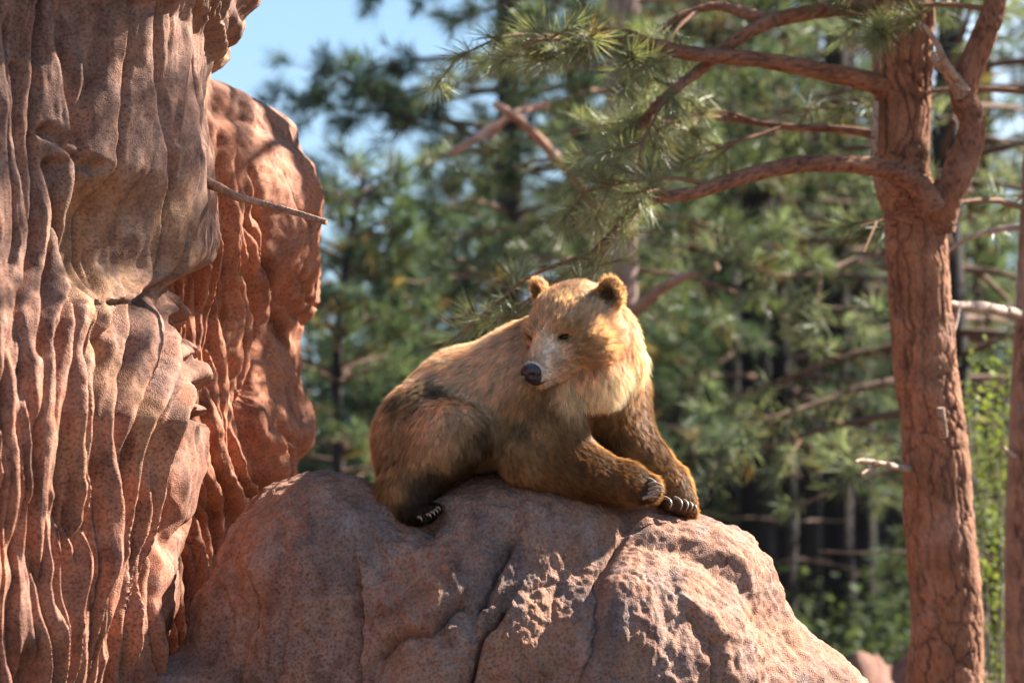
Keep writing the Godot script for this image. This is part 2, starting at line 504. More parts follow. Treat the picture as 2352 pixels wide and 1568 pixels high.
func build_bear() -> void:
	bear_bones()
	ruff_bones()
	bear_coat()
	var base := on_bear(900, 1130, 0.0)
	var root := thing("brown_bear", base, "sandy brown bear lying on the boulder with head turned and forepaws together", "bear")
	var skin := StandardMaterial3D.new()
	skin.vertex_color_use_as_albedo = true
	skin.roughness = 0.9
	var body := Acc.new()
	var lo := on_bear(40, 1540, -0.6)
	var hi := on_bear(1960, 250, 0.5)
	var t0 := Time.get_ticks_msec()
	net(bear_field, Vector3(minf(lo.x, hi.x) - 0.08, lo.y - 0.05, -9.75), Vector3(hi.x + 0.08, hi.y + 0.1, -8.45), 0.012, body)
	var hd := Acc.new()
	net(head_field(), Vector3(-0.26, -0.22, -0.22), Vector3(0.26, 0.25, 0.32), 0.005, hd)
	var v0 := body.v.size()
	for q in hd.v.size():
		body.v.append(head_at * hd.v[q])
		body.n.append(head_at.basis * hd.n[q])
	for q in hd.i.size():
		body.i.append(hd.i[q] + v0)
	print("bear mesh ", body.v.size(), " ", Time.get_ticks_msec() - t0)
	# coat: colour, hair length and hair direction at every vertex
	var grain := noise(5, 7.0, 3)
	var streak := noise(6, 30.0, 2)
	var count := body.v.size()
	var len_ := PackedFloat32Array()
	var flow := PackedVector3Array()
	len_.resize(count)
	flow.resize(count)
	body.c.resize(count)
	var nose_w := head_at * Vector3(0, -0.04, 0.28)
	var inv := head_at.affine_inverse()
	for q in count:
		var p := body.v[q]
		var wob := grain.get_noise_3dv(p)
		var fine := streak.get_noise_3d(p.x, p.y * 0.4, p.z)
		var col := Color(0.42, 0.26, 0.12)
		var ln := 0.042
		var on_head := q >= v0
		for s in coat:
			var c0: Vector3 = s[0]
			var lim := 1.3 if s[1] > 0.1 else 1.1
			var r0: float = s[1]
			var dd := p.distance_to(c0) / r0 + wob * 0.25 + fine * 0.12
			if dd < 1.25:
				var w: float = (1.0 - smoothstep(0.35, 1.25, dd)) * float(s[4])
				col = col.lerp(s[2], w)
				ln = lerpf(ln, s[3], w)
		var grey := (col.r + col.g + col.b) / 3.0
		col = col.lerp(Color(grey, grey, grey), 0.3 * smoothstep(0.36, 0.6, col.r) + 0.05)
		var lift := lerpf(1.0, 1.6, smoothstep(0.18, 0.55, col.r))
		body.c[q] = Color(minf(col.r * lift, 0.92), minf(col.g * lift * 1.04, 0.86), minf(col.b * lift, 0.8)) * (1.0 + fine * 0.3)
		len_[q] = ln
		var d := Vector3.ZERO
		if on_head:
			var lp := inv * p
			d = (p - nose_w).normalized() + HEAD_U * 0.15
			if lp.y < -0.02: d += Vector3(0, -0.5, 0) * smoothstep(0.12, 0.0, lp.z)
			if absf(lp.x) > 0.1 and lp.y > 0.08: d = HEAD_U + HEAD_R * signf(lp.x) * 0.4
		else:
			for k in flow_a.size():
				var dist := maxf(p.distance_to(flow_a[k]) - flow_r[k], 0.004)
				d += flow_d[k] / (dist * dist + 0.0006)
			d = d.normalized() + Vector3(0, -0.15, 0)
		flow[q] = d.normalized()
	# one lock of hair: a few tapered, bent blades
	var lock := Acc.new()
	var r := rng_of(11)
	for hair in 6:
		var o := Vector3(r.randf_range(-0.0045, 0.0045), 0, r.randf_range(-0.003, 0.003))
		var tip := Vector3(o.x * 0.7 + r.randf_range(-0.004, 0.004), r.randf_range(0.7, 1.1), 0)
		var w := 0.0008
		var from := lock.v.size()
		for s in 4:
			var t := s / 3.0
			var mid := Vector3(lerpf(o.x, tip.x, t), tip.y * t, 0.12 * t - 0.32 * t * t + o.z)
			var half := w * (1.0 - 0.82 * t)
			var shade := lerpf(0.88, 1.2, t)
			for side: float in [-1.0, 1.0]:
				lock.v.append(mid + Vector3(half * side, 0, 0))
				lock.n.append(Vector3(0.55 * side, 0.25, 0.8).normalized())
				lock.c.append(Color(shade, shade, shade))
			if s:
				var a := from + s * 2 - 2
				lock.i.append_array([a, a + 2, a + 1, a + 1, a + 2, a + 3])
	var fur_m := StandardMaterial3D.new()
	fur_m.vertex_color_use_as_albedo = true
	fur_m.roughness = 0.5
	fur_m.metallic_specular = 0.35
	fur_m.cull_mode = BaseMaterial3D.CULL_DISABLED
	fur_m.backlight_enabled = true
	fur_m.backlight = Color(1.1, 1.0, 0.85)
	var where: Array = []
	var tints: Array = []
	var density := 58000.0
	for q in range(0, body.i.size(), 3):
		var ia := body.i[q]
		var ib := body.i[q + 1]
		var ic := body.i[q + 2]
		var pa := body.v[ia]
		var pb := body.v[ib]
		var pc := body.v[ic]
		var area := (pb - pa).cross(pc - pa).length() * 0.5
		var ln0 := len_[ia]
		var many := area * density * (1.0 if ln0 > 0.02 else 1.9)
		# hair inside the neck joint or on the far side is left out
		var mid0 := (pa + pb + pc) / 3.0
		if ia >= v0:
			if bear_field.eval(mid0) < -0.012: continue
		elif inv.basis.determinant() != 0.0:
			var lq := (inv * mid0) / Vector3(0.14, 0.13, 0.15)
			if lq.length() < 1.0: continue
		if body.n[ia].z < -0.55: many *= 0.35
		var k := int(many) + (1 if r.randf() < many - int(many) else 0)
		if ia >= v0:
			var at_nose := inv * mid0 - Vector3(0, -0.05, 0.275)
			if (at_nose / Vector3(0.046, 0.042, 0.034)).length() < 1.0: continue
		for h in k:
			var u := r.randf()
			var w2 := r.randf()
			if u + w2 > 1.0:
				u = 1.0 - u
				w2 = 1.0 - w2
			var p := pa + (pb - pa) * u + (pc - pa) * w2
			var nn := (body.n[ia] * (1.0 - u - w2) + body.n[ib] * u + body.n[ic] * w2).normalized()
			var fl := flow[ia] * (1.0 - u - w2) + flow[ib] * u + flow[ic] * w2
			fl = fl - nn * fl.dot(nn)
			if fl.length_squared() < 1e-4: fl = nn.cross(Vector3.RIGHT)
			fl = fl.normalized()
			var ln := (len_[ia] * (1.0 - u - w2) + len_[ib] * u + len_[ic] * w2) * r.randf_range(0.65, 1.25)
			var clump := streak.get_noise_3d(p.x * 1.7, p.y * 1.7, p.z * 1.7 + 9.0)
			var hdir := (fl * 0.85 + nn * r.randf_range(0.25, 0.7) + fl.cross(nn) * (clump * 0.9 + r.randf_range(-0.22, 0.22))).normalized()
			var sx := nn.cross(hdir).normalized()
			var sz := hdir.cross(sx) * -1.0
			if sz.dot(nn) < 0.0: sz = -sz
			sx = hdir.cross(sz)
			var roll := r.randf_range(-0.45, 0.45)
			var bs := Basis(sx, hdir, sz).rotated(hdir, roll)
			var wide := clampf(ln / 0.035, 0.45, 1.15)
			where.append(Transform3D(Basis(bs.x * wide, bs.y * ln, bs.z * ln), p - nn * 0.002 - base))
			var cc := body.c[ia].lerp(body.c[ib], u)
			var calm := smoothstep(0.006, 0.025, ln)
			var vary := lerpf(r.randf_range(0.9, 1.1), r.randf_range(0.7, 1.25) * (1.0 + clump * 0.5) * (0.55 if r.randf() < 0.08 else 1.0), calm)
			tints.append(Color(cc.r * vary, cc.g * vary * r.randf_range(0.95, 1.04), cc.b * vary * r.randf_range(0.88, 1.08)))
	for q in count:
		body.c[q] = body.c[q] * 0.8
	print("hair ", where.size(), " ", Time.get_ticks_msec() - t0)
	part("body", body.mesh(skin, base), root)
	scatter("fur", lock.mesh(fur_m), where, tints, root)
	# nose, eyes, mouth, claws
	var black := StandardMaterial3D.new()
	black.albedo_color = Color(0.16, 0.13, 0.125)
	black.roughness = 0.38
	var nf := Field.new()
	nf.lump(Vector3(0, -0.044, 0.277), Vector3(0.042, 0.033, 0.03), 0.02)
	nf.lump(Vector3(0, -0.07, 0.272), Vector3(0.028, 0.027, 0.023), 0.02)
	for s: float in [-1.0, 1.0]:
		nf.carve(Vector3(0.022 * s, -0.048, 0.304), Vector3(0.011, 0.009, 0.016), 0.008)
		nf.carve(Vector3(0.036 * s, -0.056, 0.287), Vector3(0.01, 0.005, 0.016), 0.006)
	nf.carve(Vector3(0, -0.077, 0.296), Vector3(0.0025, 0.02, 0.008), 0.004)
	var na := Acc.new()
	net(nf, Vector3(-0.057, -0.114, 0.225), Vector3(0.057, 0.0, 0.325), 0.0028, na)
	for q in na.v.size():
		na.v[q] = head_at * na.v[q]
		na.n[q] = head_at.basis * na.n[q]
	part("nose", na.mesh(black, base), root)
	var lip := Acc.new()
	var lp2: Array = []
	for q in 9:
		var t := (q - 4) / 4.0
		lp2.append(head_at * Vector3(0.05 * t, -0.096 + 0.006 * t * t, 0.272 - 0.085 * t * t))
	lip.tube(spline(lp2, 3), ramp([0.003, 0.006, 0.003], 25), 8, Color.WHITE)
	part("mouth", lip.mesh(black, base), root)
	var wet := StandardMaterial3D.new()
	wet.albedo_color = Color(0.09, 0.055, 0.04)
	wet.roughness = 0.12
	for s: float in [-1.0, 1.0]:
		var ef := Field.new()
		ef.lump(Vector3(0.069 * s, 0.014, 0.122), Vector3(0.022, 0.0075, 0.0135), 0.01)
		var ea := Acc.new()
		net(ef, Vector3(0.069 * s - 0.025, -0.01, 0.1), Vector3(0.069 * s + 0.025, 0.04, 0.14), 0.0025, ea)
		for q in ea.v.size():
			ea.v[q] = head_at * ea.v[q]
			ea.n[q] = head_at.basis * ea.n[q]
		part("eye", ea.mesh(wet, base), root)
	var horn := StandardMaterial3D.new()
	horn.albedo_color = Color(0.5, 0.43, 0.37)
	horn.roughness = 0.35
	var horn_dark := StandardMaterial3D.new()
	horn_dark.albedo_color = Color(0.5, 0.43, 0.37)
	horn_dark.roughness = 0.4
	var claws := [
		[1645, 1252, 0.285, 1712, 1278, 0.30, 0], [1662, 1278, 0.30, 1748, 1292, 0.32, 0], [1664, 1308, 0.315, 1762, 1310, 0.335, 0],
		[1660, 1332, 0.325, 1760, 1330, 0.345, 0], [1630, 1358, 0.335, 1730, 1360, 0.35, 0],
		[1748, 1350, 0.2, 1778, 1420, 0.23, 1], [1808, 1352, 0.185, 1838, 1424, 0.22, 1], [1848, 1364, 0.165, 1868, 1430, 0.2, 1],
		[1876, 1376, 0.15, 1890, 1434, 0.18, 1], [1900, 1392, 0.13, 1908, 1440, 0.15, 1],
		[372, 1462, 0.36, 392, 1486, 0.38, 2], [420, 1448, 0.355, 444, 1466, 0.375, 2], [442, 1436, 0.345, 464, 1454, 0.365, 2],
		[462, 1424, 0.335, 482, 1442, 0.355, 2], [476, 1410, 0.32, 494, 1426, 0.34, 2]]
	for cl in claws:
		var ca := Acc.new()
		var bend := Vector3(0, 0.009, 0.004) if cl[6] == 0 else (Vector3(0.014, 0.006, 0.012) if cl[6] == 1 else Vector3(0.002, 0.005, 0.004))
		curved_cone(on_bear(cl[0], cl[1], cl[2]), on_bear(cl[3], cl[4], cl[5]), bend, 0.0064 if cl[6] < 2 else 0.0062, ca)
		part("claw", ca.mesh(horn if cl[6] < 2 else horn_dark, base), root)


# ---------------------------------------------------------------- rock
func noise_tex(s: int, freq: float, octaves: int, colors: Array, stops: Array, size := 512) -> NoiseTexture2D:
	var t := NoiseTexture2D.new()
	t.width = size
	t.height = size
	t.seamless = true
	t.noise = noise(s, freq, octaves)
	var g := Gradient.new()
	g.offsets = PackedFloat32Array(stops)
	var cs := PackedColorArray()
	for c: Color in colors: cs.append(c.linear_to_srgb())
	g.colors = cs
	t.color_ramp = g
	return t


func stone_material(relief: float) -> StandardMaterial3D:
	# sandy, weathered stone: the tints of the vertices times a fine and a coarse grain, with a gritty relief
	var m := StandardMaterial3D.new()
	m.vertex_color_use_as_albedo = true
	m.albedo_texture = noise_tex(3, 0.035, 5, [Color(0.36, 0.33, 0.33), Color(0.82, 0.8, 0.79), Color(1.0, 1.0, 1.0), Color(1.0, 1.0, 1.0)], [0.15, 0.42, 0.58, 1.0], 1024)
	m.uv1_triplanar = true
	m.uv1_scale = Vector3(1.7, 1.7, 1.7)
	m.detail_enabled = true
	m.detail_blend_mode = BaseMaterial3D.BLEND_MODE_MUL
	m.detail_albedo = noise_tex(5, 0.012, 6, [Color(0.5, 0.44, 0.43), Color(0.85, 0.84, 0.84), Color(1.0, 0.98, 0.95), Color(1.0, 0.86, 0.72)], [0.2, 0.42, 0.6, 0.85], 1024)
	m.detail_uv_layer = BaseMaterial3D.DETAIL_UV_2
	m.uv2_triplanar = true
	m.uv2_scale = Vector3(0.55, 0.38, 0.55)
	m.roughness = 0.92
	m.metallic_specular = 0.3
	m.heightmap_enabled = true
	m.heightmap_texture = noise_tex(4, 0.09, 6, [Color(0, 0, 0), Color(1, 1, 1)], [0.0, 1.0], 1024)
	m.heightmap_scale = relief
	return m


func groove(p: Vector2, line: Array, width: float) -> float:
	# 1 on the polyline, falling to 0 at width
	var best := 1e9
	for k in line.size() - 1:
		var a: Vector2 = line[k]
		var b: Vector2 = line[k + 1]
		var t := clampf((p - a).dot(b - a) / (b - a).length_squared(), 0.0, 1.0)
		best = minf(best, p.distance_squared_to(a + (b - a) * t))
	return maxf(0.0, 1.0 - sqrt(best) / width)


func ledge(p: Vector2, line: Array, width: float) -> float:
	# a step along the polyline: 1 just on its far side, dying away with the distance, 0 on its near side
	var best := 1e9
	var side := 0.0
	for k in line.size() - 1:
		var a: Vector2 = line[k]
		var b: Vector2 = line[k + 1]
		var t := clampf((p - a).dot(b - a) / (b - a).length_squared(), 0.0, 1.0)
		var q := p - a - (b - a) * t
		if q.length_squared() < best:
			best = q.length_squared()
			side = (b - a).normalized().cross(q)
	var far := sqrt(best)
	if far >= width: return 0.0
	var fall := 1.0 - far / width
	return fall * fall * smoothstep(-5.0, 5.0, side)


func sheet_of(p: Vector3) -> Vector2:
	# across and down of a point on the survey sheet, the inverse of spot()
	var q := (p - EYE).rotated(Vector3.RIGHT, -deg_to_rad(PITCH))
	return Vector2(1176.0 + q.x / -q.z * LENS, 784.0 - q.y / -q.z * LENS)


func build_boulder() -> void:
	var f := Field.new()
	f.lump(spot(1150, 1690, 9.0), Vector3(0.98, 0.99, 0.72), 0.1)
	f.lump(spot(745, 1490, 8.95), Vector3(0.46, 0.66, 0.5), 0.12)
	f.lump(spot(1545, 1655, 8.95), Vector3(0.47, 0.75, 0.55), 0.12)
	f.lump(spot(1790, 1800, 8.9), Vector3(0.46, 0.56, 0.5), 0.16)
	f.lump(spot(1120, 1560, 8.68), Vector3(0.52, 0.45, 0.36), 0.16)
	f.lump(spot(1500, 1600, 8.5), Vector3(0.36, 0.46, 0.3), 0.14)
	f.lump(spot(1330, 2150, 8.9), Vector3(1.55, 0.98, 1.0), 0.2)
	f.lump(spot(370, 1840, 8.7), Vector3(0.36, 0.5, 0.45), 0.15)
	f.carve(on_bear(395, 1490, 0.42), Vector3(0.15, 0.07, 0.17), 0.06)
	var c := spot(1130, 1640, 8.98)
	# far radius by marching on a coarse lattice, then fine relief on a dense one
	var rows := 100
	var cols := 200
	var rad := PackedFloat32Array()
	rad.resize(rows * cols)
	for r in rows:
		var el := PI * 0.5 - PI * 0.93 * r / (rows - 1)
		for q in cols:
			var az := boulder_az(float(q) / cols)
			var dir := Vector3(cos(el) * sin(az), sin(el), cos(el) * cos(az))
			var t := 1.5
			for step in 24:
				var d := f.eval(c + dir * t)
				t -= d * 0.85 if d > 0.0 else d * 0.85
				if absf(d) < 0.002: break
			rad[r * cols + q] = t
	var big := noise(21, 1.3, 3)
	var mid := noise(22, 3.4, 4, FastNoiseLite.TYPE_PERLIN)
	var facet := noise(23, 2.6, 1, FastNoiseLite.TYPE_CELLULAR)
	facet.cellular_return_type = FastNoiseLite.RETURN_DISTANCE2_SUB
	facet.cellular_jitter = 1.0
	var small := noise(24, 17.0, 3)
	var pits := noise(25, 42.0, 2)
	var stain := noise(26, 2.2, 4)
	var chip := noise(27, 4.0, 4, FastNoiseLite.TYPE_PERLIN)
	var block := noise(28, 1.7, 1, FastNoiseLite.TYPE_CELLULAR)
	block.cellular_return_type = FastNoiseLite.RETURN_CELL_VALUE
	var rim := noise(28, 1.7, 1, FastNoiseLite.TYPE_CELLULAR)
	rim.cellular_return_type = FastNoiseLite.RETURN_DISTANCE2_SUB
	var cracks := [
		[[Vector2(825, 1350), Vector2(815, 1450), Vector2(822, 1600)], 56.0, 0.12],
		[[Vector2(1180, 1255), Vector2(1120, 1345), Vector2(1108, 1380)], 36.0, 0.085],
		[[Vector2(1165, 1390), Vector2(1105, 1480), Vector2(1075, 1600)], 64.0, 0.12],
		[[Vector2(870, 1500), Vector2(925, 1445), Vector2(985, 1440), Vector2(1050, 1372)], 34.0, 0.085],
		[[Vector2(525, 1260), Vector2(500, 1330), Vector2(515, 1400)], 30.0, 0.05],
		[[Vector2(575, 1330), Vector2(560, 1440), Vector2(545, 1580)], 50.0, 0.12],
		[[Vector2(905, 1195), Vector2(930, 1222), Vector2(1000, 1195)], 24.0, 0.05],
		[[Vector2(1000, 1225), Vector2(965, 1262)], 18.0, 0.03],
		[[Vector2(1225, 1350), Vector2(1290, 1330), Vector2(1275, 1420)], 14.0, 0.02],
		[[Vector2(1420, 1260), Vector2(1370, 1330), Vector2(1385, 1440), Vector2(1340, 1600)], 50.0, 0.075],
		[[Vector2(1600, 1400), Vector2(1650, 1480), Vector2(1640, 1600)], 70.0, 0.06],
		[[Vector2(650, 1200), Vector2(665, 1330), Vector2(640, 1600)], 26.0, 0.02],
		[[Vector2(1500, 1180), Vector2(1640, 1215), Vector2(1720, 1275)], 16.0, 0.028],
		[[Vector2(690, 1440), Vector2(720, 1480)], 14.0, 0.02],
		[[Vector2(1740, 1330), Vector2(1790, 1450), Vector2(1830, 1500)], 26.0, 0.03],
	]
	var acc := Acc.new()
	var R := 400
	var C := 900
	for r in R:
		var el := PI * 0.5 - PI * 0.93 * r / (R - 1)
		var fr := float(r) / (R - 1) * (rows - 1)
		var r0 := mini(int(fr), rows - 2)
		for q in C:
			var az := boulder_az(float(q) / C)
			var fq := float(q) / C * cols
			var q0 := int(fq)
			var q1 := (q0 + 1) % cols
			var t := lerpf(lerpf(rad[r0 * cols + q0], rad[r0 * cols + q1], fq - q0), lerpf(rad[(r0 + 1) * cols + q0], rad[(r0 + 1) * cols + q1], fq - q0), fr - r0)
			var dir := Vector3(cos(el) * sin(az), sin(el), cos(el) * cos(az))
			var p := c + dir * t
			var ps := Vector3(p.x, p.y * 0.55, p.z)
			var top := smoothstep(1.55, 1.95, p.y)
			var disp := big.get_noise_3dv(ps) * 0.05 * (1.0 - 0.75 * top)
			disp += (0.45 - absf(mid.get_noise_3dv(ps)) * 1.6) * 0.022 * (1.0 - 0.7 * top)
			disp += clampf(facet.get_noise_3dv(ps + Vector3(0, 0, small.get_noise_3dv(p) * 0.03)) + 1.0, 0.0, 0.4) * 0.03 * (1.0 - 0.8 * top) - 0.01
			disp += (0.3 - absf(chip.get_noise_3d(p.x, p.y * 0.7, p.z))) * 0.024 * (1.0 - 0.5 * top)
			var pw := Vector3(p.x, p.y * 0.7, p.z) + Vector3(mid.get_noise_3dv(p), mid.get_noise_3dv(p + Vector3(3, 0, 0)), 0) * 0.12
			var bv := block.get_noise_3dv(pw)
			var tilt := Vector3(sin(bv * 41.0), sin(bv * 93.0) * 0.6, sin(bv * 57.0))
			disp += smoothstep(0.0, 0.26, rim.get_noise_3dv(pw) + 1.0) * (0.022 + 0.018 * bv + 0.034 * (p - c).dot(tilt)) * (1.0 - 0.75 * top)
			var gritty := smoothstep(-0.25, 0.45, p.x * 0.5 + stain.get_noise_3dv(p * 1.7))
			disp += small.get_noise_3dv(p) * lerpf(0.012, 0.013, gritty)
			disp += minf(0.0, pits.get_noise_3dv(p) + 0.1) * lerpf(0.004, 0.007, gritty)
			if az > -1.9 and az < 1.9:
				var s := sheet_of(p)
				s += Vector2(mid.get_noise_3dv(p * 1.6), mid.get_noise_3dv(p * 1.6 + Vector3(7, 0, 0))) * 26.0
				for g in cracks:
					disp -= ledge(s, g[0], float(g[1]) * 2.6) * float(g[2]) * 0.62
					var k := groove(s, g[0], 13.0)
					if k > 0.0: disp -= smoothstep(0.0, 1.0, k) * float(g[2]) * 0.28
			acc.v.append(p + dir * disp)
			var st := stain.get_noise_3d(p.x, p.y * 0.6, p.z)
			var st2 := stain.get_noise_3d(p.x * 2.5 + 4.0, p.y * 1.2, p.z * 2.5)
			var col := Color(0.42, 0.232, 0.162)
			col = col.lerp(Color(0.42, 0.22, 0.135), smoothstep(-0.1, 0.4, st2) * 0.7)
			col = col.lerp(Color(0.2, 0.16, 0.15), smoothstep(0.1, 0.4, st) * 0.6)
			col = col.lerp(Color(0.43, 0.32, 0.27), smoothstep(0.1, 0.5, -st2) * 0.45)
			acc.c.append(col * 0.72 * (1.0 + small.get_noise_3dv(p * 1.3) * 0.25))
	acc.sheet(R, C, 0, true)
	acc.turn_over()
	acc.smooth()
	var base := Vector3(c.x, 0.0, c.z)
	var root := thing("boulder", base, "big rounded reddish brown boulder that the bear lies on", "boulder")
	part("rock_body", acc.mesh(stone_material(0.5), base), root)


func boulder_az(t: float) -> float:
	# most of the lattice goes to the side that faces the visitors
	var a := t * 2.0 - 1.0
	return PI * (0.62 * a + 0.38 * a * absf(a) * absf(a))


func column(name_: String, label: String, cx: float, cz: float, edge: Array, top: float, base_r: float, a0: float, a1: float, cols: int, rows: int, shape: Callable, tint: Callable, mat: Material) -> void:
	# an upright rock mass: a plan circle whose radius follows the height, with relief on it; edge lists [height, radius]
	var acc := Acc.new()
	var back := 60
	for r in rows:
		var ty := float(r) / (rows - 1)
		var y := lerpf(-0.4, top, ty)
		var r_y := curve(edge, y)
		for q in cols + back:
			var az := lerpf(a0, a1, float(q) / (cols - 1)) if q < cols else lerpf(a1, a0 + TAU, float(q - cols + 1) / (back + 1))
			var dir := Vector3(sin(az), 0, cos(az))
			var cap := 1.0 - pow(smoothstep(0.93, 1.0, ty), 2.0)
			var p := Vector3(cx, y, cz) + dir * r_y
			var d: float = shape.call(p, az, y)
			acc.v.append(Vector3(cx, y, cz) + dir * ((r_y + d) * (cap if ty < 1.0 else 0.0)))
			acc.c.append(tint.call(p, az, y, d))
	acc.sheet(rows, cols + back, 0, true)
	acc.smooth()
	var base := Vector3(cx, 0, cz)
	var root := thing(name_, base, label, "cliff")
	part("rock_face", acc.mesh(mat, base), root)


func build_cliffs() -> void:
	var big := noise(31, 0.9, 3)
	var warp := noise(32, 1.6, 3)
	var fine := noise(33, 13.0, 2)
	var strand := noise(34, 1.0, 2, FastNoiseLite.TYPE_PERLIN)
	var strand2 := noise(35, 1.0, 2, FastNoiseLite.TYPE_PERLIN)
	var stain := noise(36, 1.4, 4)
	var mat := stone_material(0.28)
	var overhang := [Vector2(120, 700), Vector2(300, 690), Vector2(390, 600), Vector2(455, 480), Vector2(492, 350), Vector2(505, 180), Vector2(530, 0), Vector2(560, -200)]
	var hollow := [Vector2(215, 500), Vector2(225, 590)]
	var chip := noise(37, 4.5, 3, FastNoiseLite.TYPE_PERLIN)
	var streaks := noise(38, 1.0, 3)
	var flake := noise(39, 3.2, 1, FastNoiseLite.TYPE_CELLULAR)
	flake.cellular_return_type = FastNoiseLite.RETURN_DISTANCE2_SUB
	var seams := [
		[[Vector2(130, -100), Vector2(140, 120), Vector2(168, 310)], 34.0, 0.07],
		[[Vector2(368, 60), Vector2(356, 220), Vector2(350, 320)], 20.0, 0.035],
		[[Vector2(470, 20), Vector2(464, 180), Vector2(446, 340)], 18.0, 0.035],
		[[Vector2(342, 40), Vector2(318, 200), Vector2(300, 330)], 16.0, 0.025],
		[[Vector2(40, 150), Vector2(46, 430)], 16.0, 0.05],
		[[Vector2(78, 20), Vector2(88, 140)], 12.0, 0.03],
		[[Vector2(100, 300), Vector2(150, 350), Vector2(205, 385)], 24.0, 0.05],
		[[Vector2(110, 380), Vector2(104, 560), Vector2(90, 800)], 26.0, 0.07],
	]
	var front := func(p: Vector3, az: float, y: float) -> float:
		var s := sheet_of(p)
		var d := big.get_noise_3dv(p) * 0.07
		# the smooth bulging brow: above and before the overhang line
		var wob := warp.get_noise_3dv(p) * 40.0
		var edge_u := 120.0 if s.y > 700.0 else 560.0
		for k in overhang.size() - 1:
			var a: Vector2 = overhang[k]
			var b: Vector2 = overhang[k + 1]
			if s.y <= a.y and s.y > b.y:
				edge_u = lerpf(a.x, b.x, (a.y - s.y) / (a.y - b.y))
		var below := 1.0 - smoothstep(570.0, 760.0, s.y + wob)
		var brow := smoothstep(120.0 + s.y * 0.05, 330.0, s.x + wob * 0.6) * below * (1.0 - smoothstep(edge_u - 60.0, edge_u + 25.0, s.x + wob * 0.5))
		d += brow * 0.22
		d -= smoothstep(0.0, 1.0, groove(s + Vector2(wob, wob) * 0.4, hollow, 130.0)) * 0.15
		# running strands: warped furrows that lean with the fall of the wall
		var panel := smoothstep(120.0, 190.0, s.x + wob * 0.5) * (1.0 - smoothstep(540.0, 660.0, s.y + wob))
		var open_face := smoothstep(-0.22, 0.3, big.get_noise_3d(p.x * 1.3 + 8.0, p.y * 0.5, p.z * 1.3))
		var calm := (1.0 - 0.86 * panel) * lerpf(0.3, 1.15, open_face)
		var low := smoothstep(620.0, 900.0, s.y)
		var lean := 0.24 * smoothstep(600.0, 1000.0, s.y) * smoothstep(40.0, 420.0, s.x)
		var qx := (s.x + lean * (s.y - 700.0)) / 100.0 + warp.get_noise_3d(p.x * 0.8, p.y * 0.22, p.z * 0.8) * 0.4
		var n1 := strand.get_noise_2d(qx * 1.25, s.y * 0.0009)
		var n2 := strand2.get_noise_2d(qx * 2.3 + 9.0, s.y * 0.0016 + 3.0)
		var n3 := strand.get_noise_2d(qx * 9.0 + 40.0, s.y * 0.003)
		d += (pow(n1 * n1 + 0.0015, 0.38) * 0.15 - 0.05) * calm
		d -= (1.0 - smoothstep(0.0, 0.1, absf(n1))) * 0.055 * lerpf(0.45, 1.0, calm)
		d -= (1.0 - smoothstep(0.0, 0.16, absf(n2))) * (0.03 + 0.014 * low) * lerpf(0.2, 1.0, calm)
		d += pow(n2 * n2 + 0.002, 0.4) * 0.06 * calm
		d += sqrt(n3 * n3 + 0.012) * 0.016 * calm
		for g in seams:
			var k := groove(s + Vector2(wob * 0.25, 0), g[0], g[1])
			if k > 0.0: d -= smoothstep(0.0, 1.0, k) * float(g[2])
		d += (0.3 - absf(chip.get_noise_3d(p.x, p.y * 0.4, p.z))) * lerpf(0.042, 0.016, panel)
		d += clampf(flake.get_noise_3d(p.x, p.y * 0.3, p.z) + 1.0, 0.0, 0.35) * lerpf(0.045, 0.02, panel) - 0.01
		d += fine.get_noise_3d(p.x, p.y * 0.5, p.z) * 0.0095
		return d
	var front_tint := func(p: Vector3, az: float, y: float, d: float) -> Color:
		var st := stain.get_noise_3d(p.x, p.y * 0.5, p.z)
		var col := Color(0.44, 0.2, 0.125).lerp(Color(0.37, 0.215, 0.16), smoothstep(1.6, 2.8, y + st * 0.6))
		var sp := sheet_of(p)
		col = col.lerp(Color(0.46, 0.28, 0.15), smoothstep(0.0, 0.6, groove(sp, hollow, 170.0)) * 0.55)  # orange bounce light of the hollow, painted into the rock tint
		var sk := streaks.get_noise_2d(sp.x * 0.03 + warp.get_noise_3dv(p) * 0.6, sp.y * 0.0016)
		col = col.lerp(Color(0.5, 0.37, 0.31), smoothstep(0.15, 0.5, sk) * 0.25)
		col = col.lerp(Color(0.22, 0.14, 0.11), smoothstep(0.1, 0.4, -sk) * 0.65)
		col = col.lerp(Color(0.48, 0.25, 0.12), smoothstep(0.1, 0.45, st) * 0.5)
		col = col.lerp(Color(0.30, 0.17, 0.125), smoothstep(0.1, 0.45, -st) * 0.5)
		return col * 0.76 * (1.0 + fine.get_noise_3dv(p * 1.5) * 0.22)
	# radius with height so that the outline follows the surveyed edge
	var z1 := 8.9
	var edges := []
	for e in [[1750, 430], [1568, 430], [1400, 462], [1200, 470], [1080, 490], [980, 500], [820, 475], [640, 425], [500, 450], [350, 480], [200, 500], [90, 515], [0, 575], [-150, 640], [-400, 660]]:
		var p := spot(e[1], e[0], z1)
		edges.append([p.y, p.x + 3.24 - curve([[0, 0.27], [200, 0.24], [350, 0.2], [600, 0.14], [900, 0.1]], e[0])])
	column("sculpted_cliff", "tall furrowed red cliff with a smooth overhanging brow, nearest on the left side", -3.24, -z1, edges, 5.2, 2.2, 0.45, 2.1, 560, 700, front, front_tint, mat)
